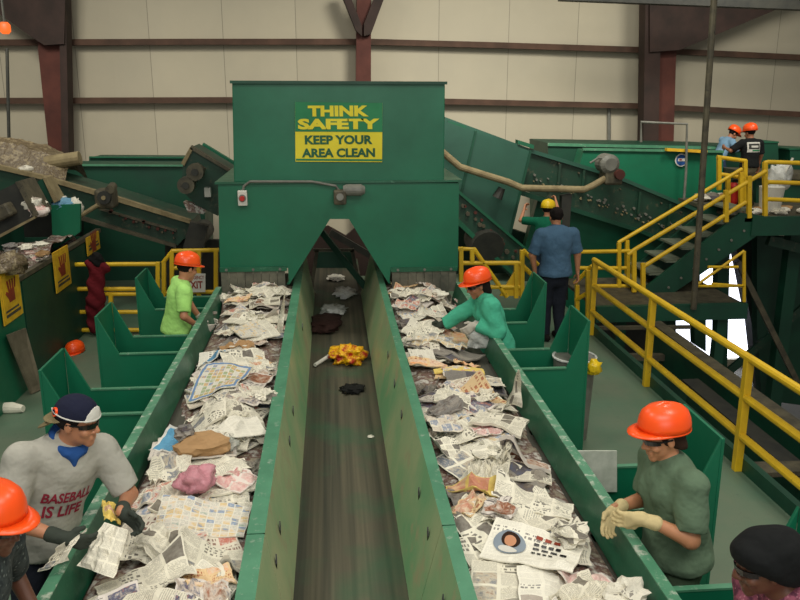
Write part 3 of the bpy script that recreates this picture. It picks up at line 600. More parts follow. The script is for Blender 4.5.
m = MB(); panelW(m, [(600, 230), (676, 240), (676, 400), (600, 400)], 15.5, .2); meta(m.build('machine_wall', 'green_dark'), 'dark green machine wall behind the landing and stairs', 'panel')
meta(MB().bar(W(738, 262, 12.4), W(806, 400, 12.4), .05, .09).build('diagonal_brace', 'steel_dusty'), 'long thin grey diagonal brace right of the bright opening', 'brace')
meta(MB().bar(W(728, 372, 13.2), W(812, 300, 13.2), .06, .14).build('diagonal_brace', 'green_old'), 'dark diagonal brace rising to the right across the bright opening', 'brace')
m = MB(); m.bar(W(768, 240, 12.6), W(830, 256, 12.6), .1, .16); meta(m.build('edge_beam', 'green_old'), 'sloping green beam under the upper platform edge', 'beam')
P = lambda x, y: W(x, y, 8.6)
railing('small yellow rails on the level below the walkway', [(P(777, 470), P(777, 424)), (P(766, 455), P(766, 428)), (P(803, 470), P(803, 430))], [[P(750, 421), P(806, 423)], [P(782, 443), P(812, 445)]], r_=.025)
m = MB(); m.prism([WZ(742, 462, -.4), WZ(830, 460, -.4), WZ(830, 470, -.4), WZ(742, 474, -.4)], (0, 0, -.05)); meta(m.build('step_plate', 'steel_dusty'), 'tan step plate beyond the walkway edge', 'plate')
# ================================================================ right side machines
def poly_thing(name, label, cat, Y, depth, parts, group=None):
    allp = [W(x, y, Y) for p in parts for x, y in p[1]]
    r = thing(name, label, cat, (sum(q.x for q in allp)/len(allp), Y+depth/2, min(q.z for q in allp)), group)
    for p in parts:
        dy = p[3] if len(p) > 3 else 0; dd = p[4] if len(p) > 4 else depth
        MB().prism([W(x, y, Y+dy) for x, y in p[1]], (0, dd, 0)).build(p[0], p[2], r)
    return r
def rollers(r, Y, line, n, mat='steel_dusty', jit=2.2, rad=.022):
    (xa, ya), (xb, yb) = line
    for k in range(n):
        f = k/(n-1); x, y = xa+(xb-xa)*f, ya+(yb-ya)*f; q = W(x+random.uniform(-jit, jit), y+random.uniform(-jit, jit), Y)
        MB().cyl(q+V(0, .05, 0), q-V(0, .03, 0), rad*random.uniform(.6, 1.2), 8).build('bolt', mat, r)
poly_thing('steel_tank', 'wide green tank farthest back against the right wall', 'tank', 15.6, 1.5, [('tank_wall', [(548, 143), (722, 146), (860, 152), (860, 226), (660, 226), (640, 300), (548, 300)], 'green_dark'), ('rim', [(548, 143), (860, 150), (860, 152.5), (548, 146)], 'green_light', -.05, .06)])
poly_thing('steel_tank', 'green tank with round blue sticker behind the right conveyor', 'tank', 14.6, .4, [('tank_wall', [(584, 150), (723, 152), (723, 226), (660, 226), (640, 300), (560, 300), (578, 170)], 'green_paint'), ('rim', [(583, 148), (724, 150.5), (724, 152.8), (583, 150.5)], 'sign_amber' if False else 'green_light', -.05, .06)])
meta(MB().bar(W(666, 149.5, 14.5), W(706, 151.5, 14.5), .12, .05).build('yellow_edge_strip', 'sign_amber'), 'dull yellow strip along the tank edge near the blue sticker', 'strip')
st = thing('round_sticker', 'small round blue and white sticker on the green tank', 'sticker', W(681, 160, 14.56))
q = W(681, 160, 14.57); MB().cyl(q, q-V(0, .02, 0), .12, 24).build('disc', 'cap_white', st); MB().cyl(q-V(0, .02, 0), q-V(0, .025, 0), .1, 24).build('blue_ring', 'bandana', st); MB().box((q.x-.07, q.y-.032, q.z-.02), (q.x+.07, q.y-.026, q.z+.03)).build('logo', 'cap_white', st); MB().box((q.x-.05, q.y-.036, q.z-.005), (q.x+.0, q.y-.032, q.z+.02)).build('logo', 'red_plastic', st)
for k, (pts, lab) in enumerate((([(761, 143), (778, 143), (779, 175), (761, 175)], 'small green locker behind the worker in the black shirt'), ([(790, 150), (820, 150), (820, 176), (790, 176)], 'small green locker at the right edge behind the upper rail'))):
    poly_thing('equipment_box', lab, 'box', 15.0, .6, [('body', pts, 'green_dark'), ('lid', [(pts[0][0]-1, pts[0][1]-1.5), (pts[1][0]+1, pts[1][1]-1.5), (pts[1][0]+1, pts[1][1]), (pts[0][0]-1, pts[0][1])], 'green_rail', -.02, .64)])
poly_thing('sorting_table', 'green sorting table top beyond the upper yellow rail', 'table', 13.6, 1.2, [('top', [(752, 173), (840, 176), (840, 181), (752, 178)], 'steel_dusty'), ('side_panel', [(756, 178), (840, 181), (840, 216), (756, 212)], 'green_dark', .1, .1)])
r = poly_thing('inclined_conveyor', 'green inclined conveyor sloping down to the right with rows of bolts', 'conveyor', 13.4, .9, [
    ('side_frame', [(470, 128), (531, 151), (620, 178), (724, 222), (724, 268), (640, 230), (528, 192), (500, 180)], 'green_old'),
    ('top_rail', [(445, 117), (531, 149), (620, 176), (724, 220), (724, 223.5), (620, 180), (531, 153), (445, 121)], 'green_grey', -.06, .1),
    ('bottom_rail', [(520, 190), (640, 229), (724, 262), (724, 267), (640, 233), (520, 195)], 'green_dark', -.06, .1)])
rollers(r, 13.38, ((536, 178), (716, 242)), 44, 'grey_plastic', jit=4.5); rollers(r, 13.38, ((536, 182), (716, 246)), 40, 'tan_tube', 3.0, .014); rollers(r, 13.38, ((540, 158), (700, 218)), 9, jit=2, rad=.016)
for x, y in ((584, 170), (560, 164), (640, 192), (670, 204)): MB().bar(W(x, y, 13.35), W(x-2, y+22, 13.35), .04, .04).build('rib', 'green_old', r)
for x, y, w_ in ((518, 140, 16), (448, 121, 18)):
    MB().prism([W(x, y, 13.3), W(x+w_, y+5, 13.3), W(x+w_, y+9, 13.3), W(x, y+4, 13.3)], (0, .2, 0)).build('cover_plate', 'green_rail', r)
r = poly_thing('conveyor_hood', 'smooth grey-green sheet metal hood beside the hopper', 'hood', 13.1, 1.0, [
    ('side_sheet', [(440, 119), (475, 132), (461, 192), (440, 178)], 'green_grey'), ('side_sheet', [(476, 132.5), (530, 151), (506, 246), (461.5, 193)], 'green_grey'),
    ('seam_strip', [(475, 131), (477, 131), (462.5, 195), (460, 193)], 'green_dark', -.03, .05), ('seam_strip', [(530, 150), (532, 151), (508, 248), (506, 246)], 'green_dark', -.03, .05)])
r = poly_thing('steep_conveyor', 'steep green conveyor frame with rust-red rollers under the hood', 'conveyor', 12.95, .8, [
    ('side_frame', [(445, 180), (459, 191), (543, 262), (548, 300), (530, 296), (455, 222), (445, 215)], 'green_old'),
    ('top_rail', [(445, 180), (459, 190), (543, 262), (543, 265), (459, 194), (445, 184)], 'green_rail', -.05, .08), ('bottom_rail', [(445, 212), (458, 218), (530, 288), (530, 292), (456, 223), (445, 216)], 'green_rail', -.05, .08)])
rollers(r, 12.93, ((462, 206), (526, 266)), 12, jit=2.5, rad=.035); rollers(r, 12.93, ((466, 208), (522, 260)), 8, 'red_iron', 3, .03)
q = W(488, 248, 12.85); meta(MB().tube([q+V(-.05, .5, .1), q+V(0, 0, 0)], .28, 20).build('drum_roller', 'steel_dark'), 'dark drum roller under the steep conveyor', 'roller')
m = MB(); panelW(m, [(540, 192), (622, 222), (700, 250), (700, 320), (524, 320), (524, 250)], 13.9, .2); meta(m.build('machine_wall', 'green_paint'), 'plain green machine wall below the bolted inclined conveyor', 'panel')
m = MB(); panelW(m, [(440, 205), (545, 240), (545, 330), (440, 330)], 15.0, .2); meta(m.build('machine_wall', 'green_old'), 'dull green wall behind the steep conveyor', 'panel')
m = MB(); panelW(m, [(562, 196), (572, 194), (568, 250), (568, 300), (560, 300)], 12.85, .15); meta(m.build('support_leg', 'steel_dark'), 'dark support leg of the inclined conveyor by the man in blue', 'leg')
meta(MB().tube([W(440, 150, 12.85), W(447, 156, 12.85), W(460, 167, 12.85), W(485, 175, 12.85), W(508, 182, 12.85), W(522, 188, 12.85), W(584, 189.5, 12.85), W(592, 186, 12.85), W(606, 178, 12.85)], .055, 12).build('conduit_pipe', 'tan_tube'), 'thick tan conduit drooping across the hood to the motor', 'pipe')
q = W(500, 192, 12.95); meta(MB().tube([W(502, 188, 12.95), W(497, 198, 12.95)], [.06, .09], 12).build('spot_lamp', 'steel_dark'), 'small dark cylinder hanging under the thick conduit', 'fitting')
r = thing('drive_motor', 'dusty round drive motor at the end of the thick conduit', 'motor', W(612, 182, 12.85))
q = W(609, 164, 12.85); MB().tube([q+V(0, .3, 0), q+V(0, .25, 0), q+V(0, -.05, 0), q+V(0, -.1, 0)], [.1, .16, .16, .1], 18).build('motor_body', 'grey_plastic', r)
q = W(613, 176, 12.88); MB().box((q.x-.16, q.y-.1, q.z-.14), (q.x+.14, q.y+.25, q.z+.12)).build('gearbox', 'steel_dusty', r, .04)
q = W(618, 174, 12.8); MB().cyl(q, q+V(0, -.12, 0), .08, 14).build('shaft_cap', 'red_iron', r)
MB().tube([W(590, 163, 12.85), W(598, 158, 12.85), W(606, 158, 12.85)], .018, 8).build('cable', 'grey_plastic', r)
# ================================================================ left side machines
poly_thing('steel_tank', 'long green tank wall at left behind the conveyors', 'tank', 13.6, 1.0, [('tank_wall', [(38, 166), (182, 166.5), (205, 190), (205, 300), (60, 300)], 'green_dark'), ('rim', [(38, 164), (184, 165), (184, 166.6), (38, 166)], 'green_light', -.05, .06)])
poly_thing('steel_tank', 'lower green tank just visible above the left tank rim', 'tank', 15.4, .8, [('tank_wall', [(89, 158), (184, 158.5), (184, 230), (89, 230)], 'green_dark'), ('rim', [(89, 156.5), (184, 157), (184, 158.5), (89, 158)], 'green_rail', -.05, .06)])
r = poly_thing('inclined_conveyor', 'dusty green conveyor sloping down to the right at far left', 'conveyor', 11.9, .9, [
    ('side_frame', [(-30, 160), (45, 178), (100, 193), (190, 222), (192, 230), (176, 247), (80, 218), (-30, 200)], 'green_old'),
    ('top_rail', [(-30, 158), (44, 176), (108, 194), (190, 220), (191, 224), (108, 199), (44, 180), (-30, 163)], 'tan_tube', -.06, .1),
    ('bottom_rail', [(80, 216), (176, 245), (176, 248), (80, 220)], 'steel_dusty', -.06, .1), ('middle_rail', [(100, 208), (176, 230), (176, 232), (100, 210)], 'steel_dusty', -.05, .06)])
rollers(r, 11.88, ((112, 212), (174, 234)), 9, 'red_iron', 1.6); rollers(r, 11.88, ((112, 214), (174, 236)), 6, 'steel_dusty', 2)
r = thing('drive_motor', 'dusty gear motor on the far left conveyor', 'motor', W(108, 206, 11.6))
q = W(106, 196, 11.5); MB().box((q.x-.14, q.y-.1, q.z-.17), (q.x+.12, q.y+.2, q.z+.1)).build('gearbox', 'steel_dusty', r, .04); MB().cyl(q+V(.02, -.1, 0), q+V(.02, -.2, 0), .09, 14).build('motor_body', 'steel_dark', r)
MB().cyl(q+V(.02, -.2, 0), q+V(.02, -.22, 0), .03, 10).build('shaft_cap', 'tan_tube', r); MB().tube([W(80, 216, 11.4), W(98, 205, 11.4)], .03, 8).build('arm', 'tan_tube', r)
q = W(111, 187, 11.5); MB().cyl(q+V(0, .1, 0), q+V(.02, -.15, -.02), .06, 12).build('motor_body', 'steel_dusty', r)
m = MB(); q = W(196, 238, 11.6); meta(MB().tube([q+V(0, .8, 0), q], .15, 20).build('end_drum', 'steel_dark'), 'dark end drum at the foot of the far left conveyor', 'roller')
m = MB(); panelW(m, [(190, 222), (208, 226), (200, 262), (180, 258)], 11.3, .15); meta(m.build('dirty_curtain', 'steel_dark'), 'dirty hanging curtain at the end of the left conveyor', 'curtain')
r = poly_thing('cross_conveyor', 'tilted dark conveyor head with a twin-disc motor left of the hopper', 'conveyor', 10.9, .7, [
    ('side_plate', [(191, 147), (232, 172), (232, 184), (218, 182), (218, 216), (196, 205), (181, 190), (183, 164)], 'green_old'),
    ('top_rail', [(191, 145.5), (235, 172.5), (234, 175), (190, 149)], 'steel_dusty', -.05, .1), ('back_plate', [(203, 143), (236, 163), (236, 172), (200, 150)], 'green_paint', .9, .1), ('left_rail', [(190, 147), (193, 149), (184, 166), (181, 163)], 'tan_tube', -.05, .1)])
q0, q1 = W(188, 184, 10.7), W(197, 171, 10.7)
MB().bar(q0+(q0-q1)*.4, q1+(q1-q0)*.4, .14, .26, (0, 1, 0)).build('gearbox', 'steel_dusty', r, .02)
for q in (q0, q1): MB().cyl(q+V(0, -.05, 0), q+V(0, -.18, 0), .11, 16).build('motor_disc', 'steel_dusty', r); MB().cyl(q+V(0, -.18, 0), q+V(0, -.2, 0), .045, 12).build('shaft_cap', 'steel_dark', r)
q = W(208, 192, 10.8); MB().box((q.x-.04, q.y-.05, q.z-.06), (q.x+.04, q.y+.05, q.z+.06)).build('switch', 'cap_white', r)
m = MB(); panelW(m, [(183, 202), (192, 204), (206, 209), (204, 214), (188, 212)], 10.9, .2); meta(m.build('scrap_pile', 'debris_red'), 'small scraps spilling under the twin-disc motor', 'scraps')
r = poly_thing('dark_feed_box', 'dark tilted feed box with tan edge at the left margin', 'box', 9.8, .5, [('side_plate', [(-30, 205), (16, 183), (35, 216), (-30, 250)], 'steel_dark'), ('edge_rail', [(15, 182), (19, 181), (38, 215), (33, 217)], 'steel_dusty', -.04, .5), ('bottom_rail', [(-30, 250), (35, 216), (35, 218.5), (-30, 254)], 'tan_tube', -.04, .06)])
q = W(4, 213, 9.7); MB().bar(q+V(-.12, 0, -.04), q+V(.1, 0, .06), .2, .16).build('gearbox', 'steel_dusty', r, .03)
poly_thing('green_cabinet', 'small teal-green panel above the scrap heap at left', 'panel', 10.6, .3, [('side_plate', [(23, 191), (42, 179), (53, 201), (38, 206), (28, 200)], 'green_dark'), ('edge_rail', [(42, 177), (45, 178), (58, 201), (54, 203)], 'tan_tube', -.04, .3)])
poly_thing('divider_plate', 'upright green plate in front of the left scrap heap', 'panel', 10.6, .06, [('plate', [(51, 205), (80, 204), (80, 232), (54, 250), (53, 250)], 'green_paint')])
meta(MB().tube([W(46, 163, 12.2), W(80, 158, 12.2)], .1, 14).build('cardboard_tube', 'tan_tube'), 'tan tube lying at the end of the upper left heap', 'tube')
m = MB(); panelW(m, [(-40, 155), (45, 172), (45, 182), (-40, 165)], 12.1, .3); meta(m.build('chute_edge', 'steel_dark'), 'dark edge plate under the upper left heap', 'panel')
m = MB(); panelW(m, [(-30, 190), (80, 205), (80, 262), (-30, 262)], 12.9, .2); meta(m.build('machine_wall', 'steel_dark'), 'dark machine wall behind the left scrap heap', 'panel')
for o in [o for o in bpy.data.objects if o.get('category') == 'tank']:
    w0 = [c for c in children(o) if c.name.startswith('tank_wall')][0]; vs = [V(v.co)+o.location for v in w0.data.vertices]
    zb_ = min(v.z for v in vs); xs_ = [v.x for v in vs if v.z < zb_+.05]; ys_ = [v.y for v in vs]
    for x in (min(xs_)+.15, max(xs_)-.15): MB().box((x-.07, min(ys_)+.08, -3.5 if abs(x) > 3.3 or min(ys_) > 13.6 else 0), (x+.07, min(ys_)+.22, zb_+.05)).build('leg', 'green_dark', o)
# second sorting line
XL = -3.3
a_, b_ = WX(98, 228, XL), WX(0, 291, XL)
zr = 1.22
r = thing('sorting_conveyor', 'farther green sorting line at left carrying yellow hand signs', 'conveyor', (XL-.5, 9.6, 0))
MB().box((XL-.05, 7.4, zr-.05), (XL+.02, 11.6, zr)).build('side_rail', 'steel_dusty', r)
MB().box((XL-.03, 8.6, .0), (XL, 11.5, zr-.07)).build('side_panel', 'green_dark', r)
MB().box((XL-.03, 7.4, .0), (XL, 8.56, zr-.07)).build('side_panel', 'green_paint', r)
MB().box((XL-1.0, 7.4, zr-.3), (XL-.03, 11.5, zr-.22)).build('belt', 'sort_belt', r)
MB().box((XL-1.05, 7.4, 0), (XL-1.0, 11.5, zr+.1)).build('side_panel', 'green_dark', r)
MB().box((XL-1.0, 11.5, 0), (XL-.03, 11.53, zr-.1)).build('end_panel', 'green_dark', r)
def hand_sign(quad, Xs, label):
    r = thing('hand_sign', label, 'sign', WX(*quad[3], Xs))
    P = [WX(x, y, Xs) for x, y in quad]; ys = [p.y for p in P]; zs = [p.z for p in P]; y0, y1, z0, z1 = min(ys), max(ys), min(zs), max(zs)
    MB().box((Xs, y0, z0), (Xs+.012, y1, z1)).build('board', 'sign_amber', r)
    MB().box((Xs+.012, y0+.03, z0+.04), (Xs+.015, y1-.03, z1-.04)).build('yellow_field', 'sign_yellow' if False else 'sign_amber', r)
    cy_, cz_ = (y0+y1)/2, z0+(z1-z0)*.56; s = (y1-y0)*.25; m = MB()
    m.box((Xs+.015, cy_-s*.6, cz_-s*.8), (Xs+.019, cy_+s*.6, cz_+s*.2))
    for k in range(4): yy = cy_-s*.6+s*.4*k; m.prism([(Xs+.015, yy, cz_+s*.2), (Xs+.015, yy+s*.25, cz_+s*.2), (Xs+.015, yy+s*.25+(k-1.5)*s*.15, cz_+s*1.0), (Xs+.015, yy+(k-1.5)*s*.15, cz_+s*1.0)], (.004, 0, 0))
    m.prism([(Xs+.015, cy_-s*.6, cz_-s*.6), (Xs+.015, cy_-s*1.2, cz_), (Xs+.015, cy_-s*1.0, cz_+s*.2), (Xs+.015, cy_-s*.5, cz_-s*.1)], (.004, 0, 0))
    m.build('hand_symbol', 'sign_red', r)
    m = MB(); m.box((Xs+.015, y0+.06, z0+.06), (Xs+.018, y1-.06, z0+.09)); m.box((Xs+.015, y0+.06, z0+.11), (Xs+.018, y1-.1, z0+.13)); m.build('caption_bar', 'steel_dusty', r)
hand_sign([(1, 272), (17, 270), (18, 316), (3, 320)], -3.28, 'largest yellow sign with a red hand at the left edge')
hand_sign([(54, 252), (67, 248), (68, 285), (56, 292)], -3.28, 'yellow sign with a red hand, middle one of the far line')
hand_sign([(86, 238), (98, 233), (98, 249), (87, 254)], -3.28, 'smallest and farthest yellow hand sign near the red bundle')
# leaning board, floor items
A, B = WZ(32, 393, 0), WZ(41, 388, 0)
P4 = [V(-3.22, 8.28, .01), V(-3.10, 8.38, .01), V(-3.26, 8.62, .72), V(-3.285, 8.40, .72)]
meta(MB().prism([WZ(30, 394, .01), WZ(41, 389, .01), WX(24, 328, -3.26), WX(6, 335, -3.26)], (.02, .0, .0)).build('leaning_board', 'wood_board'), 'grey board leaning against the far sorting line', 'board')
# left yellow railing
P = lambda x, y: W(x, y, 10.4)
railing('yellow railing behind the left chute bins', [(P(158, 325), P(158, 262)), (P(111, 345), P(111, 292)), (P(73, 340), P(73, 265))], [[P(24, 265), P(45, 265)], [P(66, 264.5), P(160, 264)], [P(66, 289), P(140, 289)], [P(100, 294), P(145, 294)], [P(66, 312), P(140, 312)], [P(66, 330), P(145, 330)]], r_=.028)
P = lambda x, y: W(x, y, 11.0)
railing('yellow cage rails between the lime shirt worker and the hopper', [(P(164, 310), P(164, 262)), (P(172, 300), P(172, 251)), (P(199, 300), P(199, 250)), (P(216, 300), P(216, 250))], [[P(163, 263), P(172, 251), P(219, 250)], [P(172, 268), P(199, 268)], [P(190, 292), P(219, 292)], [P(164, 292), P(172, 294)]], r_=.03)
m = MB(); panelW(m, [(165, 240), (222, 240), (222, 315), (165, 315)], 12.3, .1); meta(m.build('machine_wall', 'steel_dark'), 'dark machinery behind the yellow cage rails', 'panel')
es = thing('exit_sign', 'white sign with faded red letters on the yellow cage rails', 'sign', W(198, 293, 10.9))
EY = 10.9; MB().prism([W(184, 273, EY), W(205.5, 273.5, EY), (W(205.5, 292, EY)), W(184, 292, EY)], (0, -.012, 0)).build('board', 'white_plastic', es)
sgn('EMERGENCY', 185.5, 204, 275.5, 279.5, 'sign_red', EY-.012, es, .02); sgn('EXIT', 187.5, 202.5, 281, 288.5, 'sign_red', EY-.012, es, .03)
# ================================================================ paper on the belts
RES = .02
class Heap:
    def __init__(s, x0, x1, y0, y1, z):
        s.x0, s.x1, s.y0, s.y1 = x0, x1, y0, y1; s.T = None; s.H = np.full((int((x1-x0)/RES)+2, int((y1-y0)/RES)+2), z, float); s.T = s.H.copy()
    def idx(s, X, Y): return np.clip((X-s.x0)/RES, 0, s.H.shape[0]-1.001), np.clip((Y-s.y0)/RES, 0, s.H.shape[1]-1.001)
    def get(s, X, Y):
        a, b = s.idx(X, Y); i, j = a.astype(int), b.astype(int); i2, j2 = np.minimum(i+1, s.H.shape[0]-1), np.minimum(j+1, s.H.shape[1]-1)
        return np.maximum(np.maximum(s.H[i, j], s.H[i2, j]), np.maximum(s.H[i, j2], s.H[i2, j2]))
    def put(s, X, Y, Z):
        a, b = s.idx(X, Y); i, j = np.round(a).astype(int), np.round(b).astype(int); np.maximum.at(s.H, (i, j), Z)
        if s.T is not None: np.maximum.at(s.T, (i, j), Z)
HL = Heap(-1.21, -.44, .6, 9.6, .742); HR = Heap(.58, 1.37, .6, 9.6, .742); HC = Heap(-.26, .39, .6, 12, BZ)
def smooth2(Z, n):
    for _ in range(n):
        P = np.pad(Z, 1, mode='edge'); Z = (P[:-2, 1:-1]+P[2:, 1:-1]+P[1:-1, :-2]+P[1:-1, 2:]+2*P[1:-1, 1:-1])/6
    return Z
def sheet(heap, name, mat, cx, cy, w, h, ang, crump=.02, curl=.0, thick=.004, stiff=3, n=13, limit=True, tilt=(0, 0), fold=0, lip=0, seed=None, top_=False):
    R = np.random.default_rng(seed if seed is not None else rng.integers(1e9))
    u, v = np.meshgrid(np.linspace(0, 1, n), np.linspace(0, 1, n), indexing='ij')
    edge = R.normal(0, .012, (n, n)); a = (u-.5)*w+smooth2(R.normal(0, .03, (n, n)), 2)*crump*14; b = (v-.5)*h+smooth2(R.normal(0, .03, (n, n)), 2)*crump*14
    ca, sa = math.cos(ang), math.sin(ang)
    if fold:                                     # a fold-over along u
        pass
    X = a*ca-b*sa; Y = a*sa+b*ca
    if limit:
        lx0, lx1 = heap.x0+.015, heap.x1-.015; wx = X.max()-X.min()
        if wx > lx1-lx0: X *= (lx1-lx0)/wx
        cx = min(max(cx, lx0-X.min()), lx1-X.max())
    X = X+cx; Y = Y+cy
    H = heap.get(X, Y); Z = H.copy()
    for _ in range(stiff): Z = np.maximum(H, smooth2(Z, 2))
    # creases: several random ridge lines
    C = np.zeros_like(Z)
    for k in range(5):
        th = R.uniform(0, PI); d = (u-.5)*math.cos(th)+(v-.5)*math.sin(th)-R.uniform(-.3, .3); C += np.abs(((d*R.uniform(1.5, 4)) % 1)-.5)*R.uniform(.3, 1)
    C -= C.min(); C /= C.max(); Z += crump*C*1.35
    if curl:
        th = R.uniform(0, 2*PI); d = (u-.5)*math.cos(th)+(v-.5)*math.sin(th); Z += curl*np.clip(d-.12, 0, 1)**1.5*3; 
        X += -(np.clip(d-.2, 0, 1)**2)*curl*2*math.cos(th+ang); Y += -(np.clip(d-.2, 0, 1)**2)*curl*2*math.sin(th+ang)
    if tilt == (0, 0) and limit and stiff < 9: tilt = (R.normal(0, .028), R.normal(0, .028))
    Z += (u-.5)*tilt[0]+(v-.5)*tilt[1]; Z += max(0, -((u-.5)*tilt[0]+(v-.5)*tilt[1]).min()) if (tilt[0] or tilt[1]) else 0
    Z += .002; Zt = Z+thick
    if lip: Zt = Zt+lip*(np.clip(np.abs(u-.5)*2-.8, 0, 1))
    # rasterise into the heap
    Hsave = heap.H.copy()
    for f in (0, .33, .66):
        for g in (0, .33, .66):
            def q(A): return A[:-1, :-1]*(1-f)*(1-g)+A[1:, :-1]*f*(1-g)+A[:-1, 1:]*(1-f)*g+A[1:, 1:]*f*g
            heap.put(q(X), q(Y), q(Zt)-(0 if top_ else crump*.55)-curl*.25)
    if not top_: heap.H = np.minimum(heap.H, Hsave+.010+thick)
    N = n*n; top = np.stack([X, Y, Zt], -1).reshape(-1, 3); bot = np.stack([X, Y, Z], -1).reshape(-1, 3); vs = np.vstack([top, bot])
    uv = np.stack([u, v], -1).reshape(-1, 2); uvs = np.vstack([uv, uv*.98+.01]); fs = []
    for i in range(n-1):
        for j in range(n-1):
            p = i*n+j; fs.append((p, p+n, p+n+1, p+1)); fs.append((N+p, N+p+1, N+p+n+1, N+p+n))
    bd = [i*n for i in range(n)]+[(n-1)*n+j for j in range(1, n)]+[i*n+n-1 for i in range(n-2, -1, -1)]+[j for j in range(n-2, 0, -1)]
    for k in range(len(bd)): p, q_ = bd[k], bd[(k+1) % len(bd)]; fs.append((q_, p, p+N, q_+N))
    return mesh_obj(name, vs, fs, mat, None, False, uvs)
def wad(heap, name, mat, cx, cy, rx, ry, rz, amp=.35, seed=0, sub=3, freq=3.0, z=None):
    import bmesh
    bm = bmesh.new(); bmesh.ops.create_icosphere(bm, subdivisions=sub, radius=1); 
    vs = []; off = Vector((seed*3.1, seed*1.7, seed*.9))
    for v in bm.verts:
        p = v.co.normalized(); d = 1+amp*(mnoise.noise(p*freq+off)+.6*abs(mnoise.noise(p*freq*2.3+off))-.2); vs.append([p.x*rx*d, p.y*ry*d, p.z*rz*d])
    fs = [[v.index for v in f.verts] for f in bm.faces]; bm.free(); vs = np.array(vs); vs[:, 0] += cx; vs[:, 1] += cy
    base = float(np.median(heap.get(np.array([cx, cx-rx*.5, cx+rx*.5]), np.array([cy, cy, cy])))) if z is None else z
    vs[:, 2] = np.maximum(vs[:, 2], -rz*.75); vs[:, 2] += base-vs[:, 2].min()+.002
    if z is None: heap.put(vs[:, 0], vs[:, 1], vs[:, 2]-rz*.2)
    s = np.array([[math.atan2(a[1]-cy, a[0]-cx)/2/PI+.5, (a[2]-base)/(rz*2)] for a in vs])
    return mesh_obj(name, vs, fs, mat, None, not name.startswith('paper'), s)
KIND = [('news_text', 'grey newsprint text page', .30), ('news_photo', 'newsprint page with pictures', .18), ('advert', 'colour advertising page', .18), ('page_white', 'plain pale sheet', .07),
        ('glossy', 'glossy picture page', .10), ('comics', 'page of small coloured boxes', .06), ('page_orange', 'orange printed page', .06), ('page_dark', 'dark printed page', .05)]
def pick(r):
    t = 0
    for k in KIND:
        t += k[2]
        if r < t: return k
    return KIND[0]
def interp(y, pts):
    for (a, b), (c, d) in zip(pts, pts[1:]):
        if y <= c: return b+(d-b)*max(0, (y-a))/(c-a)
    return pts[-1][1]
def edgeX(side, pix):      # how far the heap reaches across the belt, read off against depth
    L = sorted((WZ(x, y, .8).y, WZ(x, y, .8).x) for x, y in pix); return L
EL = edgeX(-1, [(205, 296), (205, 320), (188, 350), (172, 385), (172, 420), (150, 450), (122, 480), (98, 520), (60, 570), (20, 620)])
ER = edgeX(1, [(452, 296), (462, 318), (455, 345), (463, 352), (480, 365), (512, 382), (535, 405), (545, 440), (565, 470), (592, 500), (620, 540), (650, 580), (700, 640)])
def zone(y): return 'nearest the camera' if y < 3.9 else ('in the middle stretch' if y < 6.2 else 'up by the hopper')
KEEP = [(WZ(x, y, .88), r_) for x, y, r_ in ((221, 385, .32), (249, 436, .16), (203, 516, .24), (217, 556, .19), (145, 582, .22), (190, 422, .18), (532, 552, .28), (459, 366, .19), (512, 422, .2), (525, 458, .16), (500, 578, .2), (555, 585, .18))]
def scatter(heap, E, side, count, y0, y1, seed):
    R = random.Random(seed); sd = 'left' if side < 0 else 'right'
    for i in range(count):
        t = R.random(); y = y0+(y1-y0)*t**1.15
        xe = interp(y, E)
        if side < 0: lo, hi = max(heap.x0+.08, xe+.10+R.uniform(-.06, .05)), heap.x1-.06
        else: lo, hi = heap.x0+.06, min(heap.x1-.08, xe-.10+R.uniform(-.05, .06))
        if hi-lo < .08: continue
        x = R.uniform(lo, hi)
        k = pick(R.random()); m, desc = k[0], k[1]; bend = R.random()
        base = .19+.19*R.random()**1.3
        w, h = base*R.uniform(.85, 1.15), base*R.uniform(1.1, 1.6)
        if y > 7: w, h = w*.9, h*.9
        if any((V(x, y, .88)-c_).length < r_+w*.35 for c_, r_ in KEEP):
            if i > count*.4: continue
            bend = min(bend, .79)
        st = 'crumpled' if bend < .5 else ('folded' if bend < .8 else 'curled')
        cr = R.uniform(.02, .045) if st == 'crumpled' else R.uniform(.004, .014)
        o = sheet(heap, 'newspaper_sheet', m, x, y, w, h, R.uniform(0, PI), cr, R.uniform(.05, .13) if st == 'curled' else 0, .012 if st == 'folded' else .003, 2 if st != 'folded' else 4, 11)
        lab = f'{st} {desc} in the {sd} belt heap {zone(y)}'
        meta(o, lab, 'newspaper', lab+' among its like')
